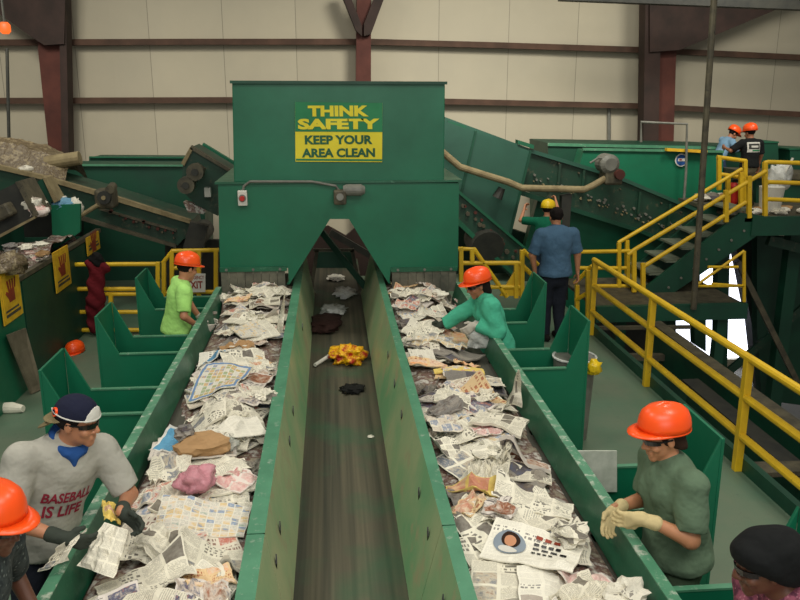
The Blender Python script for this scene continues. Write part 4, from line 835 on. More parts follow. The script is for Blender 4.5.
# loose litter under the sheets: uncountable
def litter(heap, E, side, y0, y1, label):
    nx, ny = heap.H.shape; vs = []; fs = []
    xs = heap.x0+RES*np.arange(nx); ys = heap.y0+RES*np.arange(ny); sel = [j for j in range(0, ny, 2) if y0 <= ys[j] <= y1]; isel = list(range(0, nx, 2))
    Z = np.zeros((len(isel), len(sel)))
    for a, i in enumerate(isel):
        for b, j in enumerate(sel):
            xe = interp(ys[j], E); d = (xs[i]-xe) if side < 0 else (xe-xs[i]); f = min(1, max(0, (d-.07-.06*mnoise.noise(Vector((ys[j]*4, side, 0))))/.2))
            n_ = mnoise.noise(Vector((xs[i]*7, ys[j]*7, side)))*.5+mnoise.noise(Vector((xs[i]*19, ys[j]*19, 3)))*.3
            far = .5+.5*min(1, max(0, (ys[j]-6.5)/2)); amt = .055 if ys[j] < 7.6 else .055+.08*min(1, (ys[j]-7.6)/.8)
            Z[a, b] = .738+f*amt*(1+.45*n_)
    N = len(sel)
    for a, i in enumerate(isel):
        for b, j in enumerate(sel): vs.append((min(xs[i], heap.x1-.005), ys[j], Z[a, b]))
    for a in range(len(isel)-1):
        for b in range(N-1):
            if max(Z[a, b], Z[a+1, b], Z[a, b+1], Z[a+1, b+1]) > .7435: p = a*N+b; fs.append((p, p+N, p+N+1, p+1))
    o = mesh_obj('shredded_litter', vs, fs, 'debris_red', None, False); meta(o, label, 'paper scraps', None, 'stuff')
    for a, i in enumerate(isel):
        for b, j in enumerate(sel): heap.H[i:i+2, j:j+2] = np.maximum(heap.H[i:i+2, j:j+2], Z[a, b])
litter(HL, EL, -1, 1.6, 9.3, 'loose mixed paper scraps under the sheets on the left belt')
litter(HR, ER, 1, 1.6, 9.3, 'loose mixed paper scraps under the sheets on the right belt')
scatter(HL, EL, -1, 128, 2.3, 9.1, 11); scatter(HR, ER, 1, 132, 2.3, 9.1, 23)
# particular sheets that can be recognised in the photograph, laid on the true top of the heap
for q_ in (HL, HR): q_.H = np.maximum(q_.H, q_.T-.012); q_.T = None
def spec(heap, mat, px, py, w, h, deg, label, crump=.012, thick=.006, curl=0, stiff=9, n=15, z=.88, tilt=(0, 0), cat='newspaper', name='newspaper_page'):
    p = WZ(px, py, z); o = sheet(heap, name, mat, p.x, p.y, w, h, math.radians(deg), crump, curl, thick, stiff, n, tilt=tilt, top_=True); return meta(o, label, cat)
S = spec
S(HL, 'news_text', 226, 420, .26, .2, 40, 'crinkled grey sheet just below the blue-bordered page', .04)
S(HL, 'page_orange', 262, 360, .22, .2, 10, 'bright orange advert sheet against the trough wall on the left belt')
S(HL, 'kraft', 237, 343, .3, .16, 15, 'torn brown paper strip lying across the left belt', .04)
S(HL, 'page_orange', 238, 304, .26, .12, -15, 'pale orange page near the hopper on the left belt', .03)
S(HL, 'page_blue', 196, 358, .22, .2, 40, 'small blue-edged page beside the left guard rail', .03)
S(HL, 'news_text', 248, 398, .42, .3, 25, 'large pale newsprint page right under the blue-bordered page', .02)
S(HL, 'news_photo', 190, 422, .42, .2, 8, 'long folded newsprint section beside the left guard rail', .01, .02)
S(HL, 'page_blue', 161, 448, .22, .2, 60, 'sky blue printed leaflet with white edge by the left rail', .01, curl=.1)
S(HL, 'page_red', 248, 478, .2, .24, -30, 'dark red glossy leaflet against the trough wall', .02)
S(HL, 'news_photo', 172, 470, .26, .2, 20, 'crumpled picture page above the pink plastic bag', .04)
S(HL, 'advert', 140, 492, .2, .2, 70, 'small folded advert with orange picture by the left rail', .02, .014)
S(HL, 'news_text', 180, 498, .3, .2, 65, 'folded newsprint leaning beside the pink plastic bag', .01, .014)
S(HL, 'advert', 175, 540, .3, .12, 5, 'crushed red and orange leaflet below the coupon page', .05)
S(HL, 'page_orange', 210, 586, .22, .14, 25, 'orange red page peeking out at the bottom of the left belt', .02)
S(HL, 'news_text', 165, 550, .28, .16, -35, 'rumpled newsprint fold behind the big bottom page', .05)
S(HL, 'comics_blue', 221, 385, .40, .44, -12, 'colourful page with blue border lying flat on the left belt', .006, n=17, tilt=(0, .09))
S(HL, 'page_white', 249, 436, .34, .18, 32, 'clean pale form sheet sticking out over the trough flange', .006, tilt=(.05, 0))
S(HL, 'comics', 203, 516, .48, .24, -4, 'wide coupon page of small coloured boxes in front of the pink bag', .010, n=17, tilt=(0, .05))
S(HL, 'news_photo', 217, 556, .34, .22, -6, 'folded newspaper with a single small photo near the trough flange', .006, .02)
S(HL, 'news_text', 145, 582, .42, .34, 22, 'big grey newsprint page at the bottom of the left belt', .012, n=17)
S(HR, 'news_text', 405, 300, .2, .3, 80, 'curled newsprint page close to the right hopper chute', .05)
S(HR, 'page_white', 424, 322, .34, .3, 30, 'white page under the sleeve of the teal coat', .02)
S(HR, 'page_orange', 428, 361, .34, .1, 3, 'thin orange strip of advert across the right belt', .02)
S(HR, 'advert', 462, 386, .3, .2, 15, 'orange patterned page below the long yellow strip', .04)
S(HR, 'page_dark', 420, 384, .14, .16, 60, 'dark blue grey wad beside the right trough wall', .05)
S(HR, 'page_dark', 446, 412, .24, .14, 20, 'navy blue sheet between pale pages on the right belt', .04)
S(HR, 'page_red', 486, 430, .2, .14, 20, 'small red picture leaflet in the middle of the right heap', .03)
S(HR, 'news_text', 490, 470, .34, .22, 70, 'crumpled newsprint ball-like fold on the right belt', .07)
S(HR, 'page_orange', 470, 504, .24, .2, 40, 'orange and pink crumpled page on the near right belt', .05)
S(HR, 'page_yellow', 478, 487, .4, .1, -28, 'yellow edged long fold slanting on the right belt', .02)
S(HR, 'news_text', 545, 498, .44, .28, -20, 'wide newsprint spread in front of the white gloves', .02, n=17)
S(HR, 'news_photo', 500, 578, .4, .26, -12, 'folded section with orange photo at the bottom of the right belt', .01, .014)
S(HR, 'page_white', 555, 585, .34, .26, -10, 'white page lying below the portrait page', .012)
S(HR, 'page_red', 612, 580, .26, .26, 15, 'pink and red flyer at the lower end of the right belt', .03)
S(HR, 'news_text', 590, 596, .3, .22, 40, 'creased newsprint at the bottom edge beside the pink flyer', .04)
S(HR, 'page_white', 532, 552, .46, .30, -28, 'newspaper front page with a round portrait and big headlines', .004, .008, n=17, tilt=(0, .07))
S(HR, 'page_yellow', 459, 366, .42, .14, -3, 'long yellow and pink advert strip on the right belt', .006, .012)
S(HR, 'news_text', 512, 422, .36, .3, -25, 'fan of newsprint sheets at the right edge of the heap', .012, .02)
S(HR, 'glossy', 525, 458, .32, .16, -15, 'folded glossy section with red underside near the right rail', .012, .025)
# portrait and headline printed on the front page
fp = [o for o in bpy.data.objects if o.get('label', '').startswith('newspaper front page')][0]
def on_sheet(o, us, vs_, mat, name, lift=.003, n=15, wdt=6, hgt=6, ell=False):
    N = 17; me = o.data; P = np.array([v.co[:] for v in me.vertices])[:N*N].reshape(N, N, 3)
    def at(u, v):
        a, b = u*(N-1), v*(N-1); i, j = min(int(a), N-2), min(int(b), N-2); f, g = a-i, b-j
        return P[i, j]*(1-f)*(1-g)+P[i+1, j]*f*(1-g)+P[i, j+1]*(1-f)*g+P[i+1, j+1]*f*g
    V_ = []; F_ = []
    if ell:
        cu, cv, ru, rv = (us[0]+us[1])/2, (vs_[0]+vs_[1])/2, (us[1]-us[0])/2, (vs_[1]-vs_[0])/2; V_.append(at(cu, cv))
        for r_ in (.5, 1):
            for k in range(20): V_.append(at(cu+ru*r_*math.cos(k*PI/10), cv+rv*r_*math.sin(k*PI/10)))
        for k in range(20): F_.append((0, 1+k, 1+(k+1) % 20)); F_.append((1+k, 21+k, 21+(k+1) % 20, 1+(k+1) % 20))
    else:
        for i in range(wdt+1):
            for j in range(hgt+1): V_.append(at(us[0]+(us[1]-us[0])*i/wdt, vs_[0]+(vs_[1]-vs_[0])*j/hgt))
        for i in range(wdt):
            for j in range(hgt): p = i*(hgt+1)+j; F_.append((p, p+hgt+1, p+hgt+2, p+1))
    V_ = [np.array(p)+np.array(ORG[o.name])+np.array((0, 0, lift)) for p in V_]
    return mesh_obj(name, V_, F_, mat, o)
on_sheet(fp, (.07, .43), (.22, .74), 'worn_blue', 'portrait_oval', .005, ell=True)
on_sheet(fp, (.15, .36), (.38, .71), 'hair_brown', 'portrait_hair', .007, ell=True)
on_sheet(fp, (.19, .32), (.40, .63), 'skin_olive', 'portrait_face', .009, ell=True)
on_sheet(fp, (.15, .36), (.24, .40), 'cap_white', 'portrait_shirt', .008, ell=True)
for k, (u0, u1, v0, v1, m_) in enumerate(((.5, .9, .74, .82, 'sign_red'), (.5, .82, .6, .66, 'black_plastic'), (.5, .9, .5, .55, 'black_plastic'), (.5, .75, .4, .44, 'steel_dark'))):
    for q in range(4): w_ = (u1-u0)/4; on_sheet(fp, (u0+w_*q, u0+w_*q+w_*.7), (v0, v1), m_, 'headline', .005, wdt=1, hgt=1)
# sheets standing up out of the heap
def standing(px, py0, py1, wpx, z, mat, label, lean=.06, bow=.04):
    b = WZ(px, py0, z); Y = b.y; t = W(px+lean*100, py1, Y); n = 9; vs = []; fs = []; uv = []
    hgt = t.z-b.z; wd = abs(W(px+wpx, py0, Y).x-b.x)
    for s_ in (0, 1):
        for i in range(n):
            for j in range(n):
                u, v = i/(n-1), j/(n-1); ww = wd*(1-.93*v**1.3); vs.append((b.x+(u-.5)*ww+(t.x-b.x)*v, Y+bow*math.sin(u*3)*1.2+.05*v+.02*math.sin(v*9+u*4)+s_*.004, b.z-.03+(hgt+.03)*v)); uv.append((u, v))
        for i in range(n-1):
            for j in range(n-1): p = s_*n*n+i*n+j; fs.append((p, p+1, p+n+1, p+n) if s_ else (p, p+n, p+n+1, p+1))
    return meta(mesh_obj('newspaper_sheet', vs, fs, mat, None, False, uv), label, 'newspaper')
standing(514, 404, 373, 16, .86, 'news_text', 'pointed newsprint sheet standing upright near the right rail', .07)
standing(279, 330, 292, 7, .88, 'news_text', 'narrow pale sheet standing against the trough wall by the hopper', .06, .02)
# wads and bags
def w_(heap, name, mat, px, py, z, rx, ry, rz, label, cat, **k): p = WZ(px, py, z); return meta(wad(heap, name, mat, p.x, p.y, rx, ry, rz, **k), label, cat)
w_(HL, 'paper_bag', 'kraft', 203, 446, .93, .16, .11, .075, 'crushed brown paper bag on the left belt', 'bag', seed=3, amp=.55, freq=1.2, sub=3)
w_(HL, 'plastic_bag', 'plastic_pink', 196, 486, .92, .11, .11, .08, 'shiny pink plastic bag behind the coupon page', 'bag', seed=5, amp=.4, sub=4, freq=1.6)
w_(HL, 'plastic_bag', 'plastic_clear', 229, 440, .93, .06, .08, .04, 'clear crinkled wrap beside the brown paper bag', 'bag', seed=8, amp=.5, sub=4, freq=1.5)
w_(HL, 'paper_wad', 'page_dark', 186, 452, .88, .06, .08, .05, 'small dark brown wad left of the brown paper bag', 'paper wad', seed=12, amp=.5)
for k, (px_, py_, m_, t_) in enumerate(((252, 462, 'page_dark', 'dark crushed wad below the pale form sheet'), (225, 298, 'news_text', 'crumpled newsprint ball by the left chute'), (255, 320, 'news_text', 'crumpled newsprint ball beside the trough wall near the hopper'), (208, 312, 'page_dark', 'dark plastic scrap by the glove of the lime shirt worker'), (266, 404, 'news_text', 'crumpled ball behind the pale form sheet'))):
    w_(HL, 'paper_wad', m_, px_, py_, .88, .08, .08, .05, t_, 'paper wad', seed=20+k, amp=.7, sub=3, freq=1.8)
for k, (px_, py_, m_, t_) in enumerate(((490, 465, 'news_text', 'tight newsprint ball in the middle of the right heap'), (405, 322, 'page_dark', 'dark wad beside the trough wall near the right chute'), (440, 300, 'page_white', 'pale rounded bundle close under the right chute'), (462, 292, 'page_red', 'reddish bundle under the outer side of the right chute'), (570, 540, 'news_text', 'crumpled newsprint under the pulling glove'), (628, 592, 'page_white', 'crumpled white scrap at the lower right rail'), (500, 512, 'glossy', 'crushed glossy wad on the near right belt'))):
    w_(HR, 'paper_wad', m_, px_, py_, .9, .09, .09, .05, t_, 'paper wad', seed=40+k, amp=.7, sub=3, freq=1.8)
# in the trough
w_(HC, 'plastic_bag', 'bag_yellow', 347, 356, BZ+.06, .18, .19, .10, 'crumpled yellow bag with red print in the central trough', 'bag', seed=2, amp=.55, sub=4, freq=2.4)
A, B = WZ(315, 365, BZ+.03), WZ(329, 356, BZ+.05); meta(MB().tube([A, B], .02, 8).build('paper_tube', 'white_plastic'), 'thin white roll beside the yellow bag in the trough', 'tube')
w_(HC, 'cloth_scrap', 'dark_cloth', 353, 390, BZ, .12, .12, .02, 'flat black scrap below the yellow bag in the trough', 'scrap', seed=9, amp=.8)
w_(HC, 'cloth_scrap', 'maroon_cloth', 326, 322, BZ+.05, .2, .4, .06, 'dark brown bundle far back in the trough', 'scrap', seed=14, amp=.5)
w_(HC, 'plastic_scrap', 'plastic_white', 334, 309, BZ+.04, .16, .22, .04, 'white plastic scrap behind the dark bundle in the trough', 'scrap', seed=15, amp=.9)
w_(HC, 'plastic_scrap', 'plastic_white', 345, 292, BZ+.03, .14, .3, .03, 'pale flat scrap near the gantry in the trough', 'scrap', seed=16, amp=.9)
w_(HC, 'paper_scrap', 'page_white', 336, 279, BZ, .12, .2, .03, 'small white flake farthest back in the trough', 'scrap', seed=17, amp=.8)
w_(HC, 'paper_scrap', 'page_white', 371, 437, BZ, .03, .03, .006, 'tiny pale scrap low in the trough', 'scrap', seed=18, amp=.5, sub=2)
# heaps at the left
def heap_stuff(name, mat, pts, Y, depth, label, amp=.1):
    A = [W(x, y, Y) for x, y in pts]; x0, x1 = A[0].x, A[-1].x; nx, ny = 40, 14; vs = []; fs = []
    for i in range(nx):
        x = x0+(x1-x0)*i/(nx-1); z = next((A[k].z+(A[k+1].z-A[k].z)*(x-A[k].x)/(A[k+1].x-A[k].x) for k in range(len(A)-1) if A[k].x <= x <= A[k+1].x+1e-6), A[-1].z)
        for j in range(ny):
            y = Y+depth*j/(ny-1); e = math.sin(PI*j/(ny-1))
            vs.append((x, y, z-.3+.3*min(1, e*1.5)+amp*mnoise.noise(Vector((x*5, y*5, 1)))+amp*.6*mnoise.noise(Vector((x*14, y*14, 2)))))
    for i in range(nx-1):
        for j in range(ny-1): p = i*ny+j; fs.append((p, p+ny, p+ny+1, p+1))
    o = mesh_obj(name, vs, fs, mat); return meta(o, label, 'scraps', None, 'stuff')
heap_stuff('waste_heap', 'heap_mix', [(-40, 140), (0, 144), (30, 151), (52, 160), (62, 168)], 11.95, 1.2, 'tan heap of mixed waste on the upper left conveyor', .035)
def zheap(y):  # scraps on the second line
    pass
heap_stuff('waste_heap', 'debris_red', [(-20, 262), (8, 258), (25, 252), (42, 252)], 9.4, 1.5, 'scrap paper heap lying on the far left sorting line', .05)
Rr = random.Random(5)
for k in range(14):
    x, y = (Rr.uniform(10, 44), Rr.uniform(240, 258)) if k < 9 else (Rr.uniform(22, 46), Rr.uniform(200, 212))
    p = W(x, y, 9.3 if k < 9 else 10.2); m_ = ['page_white', 'news_text', 'page_red', 'page_dark', 'kraft'][k % 5]
    mesh = wad(HC, 'paper_wad', m_, p.x, p.y, .08, .08, .035, amp=.6, seed=60+k, sub=2, z=p.z-.05); meta(mesh, 'small scrap wad in the waste on the far left line', 'paper wad', 'scrap wads on the far left line')
for (px_, py_, Y_, m_, rx, rz, t_, c_) in ((64, 203, 10.75, 'page_blue', .16, .09, 'light blue bag on top of the upright green plate at left', 'bag'), (76, 205, 10.75, 'page_white', .08, .12, 'white scrap beside the light blue bag at left', 'scrap'), (26, 154+14, 12.0, 'page_white', .1, .05, 'white scrap on the edge of the upper left heap', 'scrap'), (30, 202, 9.9, 'page_white', .12, .1, 'pale bundle beside the tan bar at far left', 'bundle'), (38, 210, 9.9, 'page_red', .12, .08, 'dark red bundle beside the pale bundle at far left', 'bundle'), (5, 262, 8.2, 'heap_mix', .2, .12, 'grey rounded bundle above the largest hand sign', 'bundle')):
    p = W(px_, py_, Y_); meta(wad(HC, 'waste_bundle', m_, p.x, p.y, rx, rx, rz, amp=.5, seed=px_, sub=3, z=p.z-rz), t_, c_)
# on the floor
p = WZ(12, 408, .04); meta(MB().tube([p+V(-.25, .02, 0), p+V(.0, 0, 0), p+V(.12, -.03, 0)], [.05, .06, .035], 12).build('paper_roll', 'news_text'), 'rolled newspaper lying on the floor at the left edge', 'newspaper')
# ================================================================ people
paint('pale_finish', (204, 208, 194), (172, 180, 164), .7, 8)
cloth('pants_olive', (78, 96, 74), (66, 82, 62))
def nrm(v): v = np.array(v, float); return v/np.linalg.norm(v)
def ik(s, t, l1, l2, hint):
    d = t-s; L = np.linalg.norm(d)
    if L > (l1+l2)*.995: t = s+d/L*(l1+l2)*.995; d = t-s; L = np.linalg.norm(d)
    a = (l1*l1-l2*l2+L*L)/(2*L); h = math.sqrt(max(0, l1*l1-a*a)); u = d/L; hv = np.array(hint, float); hv = hv-u*(hv@u); hv = nrm(hv)
    return s+u*a+hv*h, t
def hand(Fd, wrist, fdir, pdir, side, curl=.5, r=1.0, spread=1.0):
    # wrist point, finger direction, palm-facing direction; side +1 when the thumb lies along cross(fdir, pdir)
    f = nrm(fdir); p = np.array(pdir, float); p = nrm(p-f*(p@f)); t = np.cross(f, p)*side; w = wrist
    for k in range(4): Fd.cap(w+t*(.014-.010*k)*1.0, w+f*.08+t*(.028-.018*k)*spread, .014*r, .0125*r, .012)
    for k, (L, o) in enumerate(((.068, .030), (.078, .010), (.072, -.010), (.056, -.029))):
        b = w+f*.078+t*o*spread; c = curl+.08*k; d1 = nrm(f*math.cos(c*.7)+p*math.sin(c*.7)+t*(o*2*(spread-.6))); m1 = b+d1*L*.5; d2 = nrm(f*math.cos(c*1.7)+p*math.sin(c*1.7)); m2 = m1+d2*L*.32; d3 = nrm(f*math.cos(c*2.5)+p*math.sin(c*2.5)); e = m2+d3*L*.26
        Fd.chain([b-f*.02, b, m1, m2, e], [.0095*r, .0098*r, .009*r, .0082*r, .0072*r], .004)
    b = w+f*.018+t*.02; m = b+nrm(f*.55+t*.75+p*.35)*.038; e = m+nrm(f*.85+t*.3+p*.45)*.032
    Fd.chain([b, m, e], [.014*r, .011*r, .009*r], .008)
def head_frame(fd, up=(0, 0, 1), tilt=0):
    f = nrm(fd); u = np.array(up, float); u = nrm(u-f*(u@f)); r = np.cross(f, u); return f, r, u
def person(label, base, face, H=1.7, lean=0, leandir=None, head=None, headpos=None, wr=(None, None), elb=(None, None), palm=(None, None), fing=(None, None), skinm='skin_tan', top='tee_grey', sleeve=.45, legs='jeans', build=1.0, hair='hair_black', hairlen=0,
           glove=(None, None), curl=(.5, .5), fold=.0035, h=.0085, coat=0, hipshift=(0, 0), female=False, stride=.0, headcov=None, topname='shirt', bodyh=None, neckfwd=.03):
    f = nrm([math.cos(math.radians(face)), math.sin(math.radians(face)), 0]); r = np.array([f[1], -f[0], 0.]); up = np.array([0, 0, 1.]); s = H/1.72; B = np.array([base[0], base[1], 0.])
    ld = f if leandir is None else nrm([math.cos(math.radians(leandir)), math.sin(math.radians(leandir)), 0])
    la = math.radians(lean); ax = nrm(up*math.cos(la)+ld*math.sin(la))
    fu0 = nrm(f-ax*(f@ax))
    if headpos is not None:
        hz_ = headpos[2]; s = hz_/(.93+.685*ax[2]); hip = np.array(headpos, float)-ax*.685*s-fu0*(neckfwd+.01); hip[2] = .93*s; B = np.array([hip[0], hip[1], 0.])
    hip = B+up*.93*s+np.array([hipshift[0], hipshift[1], 0])
    fu = nrm(f-ax*(f@ax)); ru = nrm(np.cross(fu, ax))
    waist = hip+ax*.13*s; chest = hip+ax*.35*s; shl = hip+ax*.50*s; neck = shl+ax*.045*s+fu*.01; bw = build
    sw = (.175 if female else .195)*s*min(1.12, .5+.5*bw)
    sh = [shl+ru*sw*sd-ax*.02 for sd in (1, -1)]     # 0 right, 1 left
    hc = neck+ax*.14*s+fu*neckfwd
    root = thing('person', label, 'person', (B[0], B[1], 0)); root['group'] = ''
    del root['group']
    # legs
    hips = [hip+ru*.09*s*sd for sd in (1, -1)]; an = [B+r*.10*s*sd+f*(stride*sd)+up*.085 for sd in (1, -1)]; kn = [ik(hips[i], an[i], .43*s, .425*s, f)[0] for i in (0, 1)]
    # arms
    el, wrp = [], []
    for i, sd in enumerate((1, -1)):
        t = np.array(wr[i], float) if wr[i] is not None else sh[i]-up*.52*s+ru*sd*.07+f*.05
        hint = elb[i] if elb[i] is not None else (-fu*.6+ru*sd*.6-up*.6); e, t = ik(sh[i], t, .285*s, .255*s, hint); el.append(e); wrp.append(t)
    Fb = Field(bodyh or h)
    hf, hr, hu = head_frame(head if head is not None else f, nrm(hc-neck+up*1.5))
    R = np.array([hr, hf, hu]); hs = s*.5+.5
    Fb.ell(hc+hu*.03-hf*.008, (.074*hs, .094*hs, .088*hs), R, .02); Fb.ell(hc+hf*.028-hu*.045, (.056*hs, .062*hs, .066*hs), R, .03)
    Fb.cap(hc+hf*.068-hu*.10, hc+hf*.074-hu*.092, .02, .018, .02)
    Fb.cap(hc+hf*.088+hu*.012, hc+hf*.108-hu*.026, .008, .0125, .012); Fb.cap(hc+hf*.094-hu*.034+hr*.01, hc+hf*.094-hu*.034-hr*.01, .009, .009, .008)
    Fb.cap(hc+hf*.080+hu*.028+hr*.03, hc+hf*.080+hu*.028-hr*.03, .012, .012, .02)
    for sd in (1, -1):
        Fb.ell(hc+hf*.084+hu*.006+hr*sd*.032, (.017, .012, .011), R, .01, sub=True); Fb.ell(hc+hf*.066-hu*.028+hr*sd*.04, (.022, .02, .02), R, .02)
        Fb.ell(hc-hf*.002-hu*.005+hr*sd*.077*hs, (.009, .019, .031), R, .008)
    Fb.cap(hc+hf*.086-hu*.062+hr*.018, hc+hf*.086-hu*.062-hr*.018, .008, .008, .006); Fb.cap(hc+hf*.084-hu*.073+hr*.014, hc+hf*.084-hu*.073-hr*.014, .009, .009, .006)
    Fb.cap(neck-ax*.05, hc-hu*.05-hf*.02, .058*s*(.88 if female else 1), .052*s*(.88 if female else 1), .03)
    for i, sd in enumerate((1, -1)):
        Fb.cap(neck-ax*.01, sh[i], .045*s, .052*s, .04)
        Fb.cap(sh[i], el[i], .046*s*bw, .037*s*bw, .03); Fb.cap(el[i], wrp[i], .038*s*bw, .025*s, .015)
        Fb.cap(hips[i], kn[i], .082*s*bw, .055*s*bw, .04); Fb.cap(kn[i], an[i], .053*s*bw, .036*s, .02)
        Fb.cap(an[i]-up*.045-f*.05, an[i]-up*.055+f*.15, .035, .026, .02)
    Fb.cap(chest, waist, .12*s*bw, .11*s*bw, .05, (fu, .72)); Fb.cap(waist, hip, .11*s*bw, .12*s*bw, .05, (fu, .78))
    # hands
    hd = []
    for i, sd in enumerate((1, -1)):
        fd = np.array(fing[i], float) if fing[i] is not None else nrm(nrm(wrp[i]-el[i])); pdv = np.array(palm[i], float) if palm[i] is not None else (-ru*sd)
        tgt = Fb if glove[i] is None else Field(.0042)
        c_ = np.cross(nrm(fd), nrm(pdv)); want = fu if palm[i] is None else None
        sgn_ = 1.0
        if want is not None and c_@want < 0: sgn_ = -1.0
        if want is None: sgn_ = sd*(1 if True else -1)*-1
        hand(tgt, wrp[i]+nrm(fd)*.012, fd, pdv, sgn_, curl[i], 1.0 if glove[i] is None else 1.22)
        if glove[i] is not None: tgt.cap(wrp[i]-nrm(wrp[i]-el[i])*.055, wrp[i]+nrm(fd)*.03, .037, .03, .015); hd.append((tgt, glove[i]))
    body = Fb.build('body', skinm, root)
    for tgt, gm in hd: tgt.build('glove', gm, root)
    # shirt
    S_ = Field(h); g = .014+coat*.02
    S_.cap(shl-ax*.10, chest-ax*.02, (.155*s*bw if not female else .14*s*bw)+g, .15*s*bw+g, .06, (fu, .68)); S_.cap(chest-ax*.02, waist, .15*s*bw+g, .135*s*bw+g, .06, (fu, .74)); S_.cap(waist, hip-ax*.02, .137*s*bw+g, .168*s*bw+g, .05, (fu, .84))
    if coat: S_.cap(hip, hip-ax*.16, .16*s*bw+g, .18*s*bw+g, .05, (fu, .8))
    if female: 
        for sd in (1, -1): S_.ell(chest+fu*.085+ru*sd*.065+ax*.02, (.058, .04, .055), None, .06)
    for i, sd in enumerate((1, -1)):
        S_.cap(neck-ax*.035, sh[i]-ax*.005, .052*s+g*.6, .06*s+g*.7, .05)
        q = sh[i]+(el[i]-sh[i])*min(1, sleeve*2); (S_.cone if sleeve <= .5 else S_.cap)(sh[i]-ax*.01, q, .058*s*bw+g, (.050 if sleeve <= .5 else .042)*s*bw+g, .03)
        if sleeve > .5: q2 = el[i]+(wrp[i]-el[i])*(sleeve-.5)*1.9; S_.cone(el[i], q2, .042*s*bw+g, .034*s*bw+g*.8, .02)
    S_.clip(hip-ax*(.06 if not coat else .2), -ax)
    top_o = S_.build(topname, top, root, fold*.6, 17, len(label) % 7)
    # trousers
    T_ = Field(h*1.2); T_.cap(hip-ax*.02, hip-ax*.06, .122*s*bw, .13*s*bw, .04, (fu, .8))
    for i in (0, 1): T_.cap(hips[i], kn[i], .088*s*bw, .072*s*bw, .04); T_.cap(kn[i], an[i]-up*.02, .072*s*bw, .062*s, .03)
    T_.clip(B+up*.07, -up); T_.build('trousers', legs, root, .003, 12, 2)
    for i in (0, 1):
        Z_ = Field(.009); Z_.cap(an[i]-up*.04-f*.06, an[i]-up*.05+f*.15, .047, .04, .03).cap(an[i], an[i]-up*.03, .05, .05, .02); Z_.clip(np.array([0, 0, .004]), -up); Z_.build('shoe', 'shoe', root)
    # hair
    if hair:
        Hh = Field(.006); Hh.ell(hc+hu*.035-hf*.016, (.084*hs, .10*hs, .094*hs), R, .02)
        if hairlen: Hh.ell(hc-hf*.06-hu*.05, (.07, .05, .07+hairlen*.4), R, .03)
        if hairlen > .1: Hh.cap(hc-hf*.085-hu*.05, hc-hf*.10-hu*(.05+hairlen), .035, .02, .03)
        Hh.clip(hc+hf*.045+hu*.03, hf*1.0-hu*.55)
        Hh.clip(hc-hu*(.045+hairlen*.9)+hf*.0, -hu+hf*.2); Hh.build('hair', hair, root, .002, 40)
    return dict(root=root, hc=hc, hf=hf, hr=hr, hu=hu, hs=hs, fu=fu, ru=ru, ax=ax, chest=chest, sh=sh, el=el, wr=wrp, hip=hip, shirt=top_o, neck=neck)
def hard_hat(P, mat='orange_plastic', tilt=.12, patch=None, brimw=1.0, zoff=.0):
    hc, hf, hr, hu = P['hc'], P['hf'], P['hr'], P['hu']; u = nrm(hu-hf*tilt); f = nrm(hf-u*(hf@u)); r = np.cross(f, u); o = hc+u*(.052+zoff)-f*.004
    vs = []; fs = []; n, m = 32, 10
    prof = [(.114, -.004), (.113, .02), (.109, .048), (.098, .076), (.076, .098), (.047, .111), (.021, .117), (.002, .118)]
    for k, (rr, z) in enumerate(prof):
        for i in range(n):
            a = 2*PI*i/n; ridge = 1+.0*math.cos(a); vs.append(o+f*math.cos(a)*rr*1.14+r*math.sin(a)*rr*.94+u*(z+.005*max(0, math.cos(2*a))*(z > .05)))
    for k in range(len(prof)-1):
        for i in range(n): fs.append((k*n+i, k*n+(i+1) % n, (k+1)*n+(i+1) % n, (k+1)*n+i))
    hat = mesh_obj('hard_hat', vs, fs, mat, P['root'], True)
    sm = hat.modifiers.new('s', 'SOLIDIFY'); sm.thickness = .004; sm.offset = -1
    vs = []; fs = []
    for ring, (g, dz) in enumerate(((0, 0), (1, -.004), (1, -.010), (0, -.008))):
        for i in range(n):
            a = 2*PI*i/n; ext = .006+.046*brimw*max(0, math.cos(a))**2; rr = .113+g*ext; drop = -.012*g*max(0, math.cos(a))
            vs.append(o+f*math.cos(a)*rr*1.14+r*math.sin(a)*rr*.94+u*(dz+drop-.002))
    for k in range(4):
        for i in range(n): fs.append((k*n+i, k*n+(i+1) % n, ((k+1) % 4)*n+(i+1) % n, ((k+1) % 4)*n+i))
    mesh_obj('brim', vs, fs, mat, hat, True)
    # raised centre ridge
    mb = MB(); pts = [o+f*.124*math.cos(t)+u*(.003+.118*math.sin(t)) for t in np.linspace(.35, PI-.35, 14)]; mb.tube(pts, .008, 8); mb.build('ridge', mat, hat, smooth=True)
    if patch:
        pts = []; F_ = []
        for i in range(9):
            for j in range(9):
                a = patch[1]+(i/8-.5)*patch[2]; t = .25+j/8*.7; rr = .117*math.cos(t); pts.append(o+f*math.cos(a)*rr*1.14+r*math.sin(a)*rr*.94+u*(.118*math.sin(t)+.008))
        for i in range(8):
            for j in range(8): p = i*9+j; F_.append((p, p+9, p+10, p+1))
        mesh_obj('sticker', pts, F_, patch[0], hat, True)
    return hat
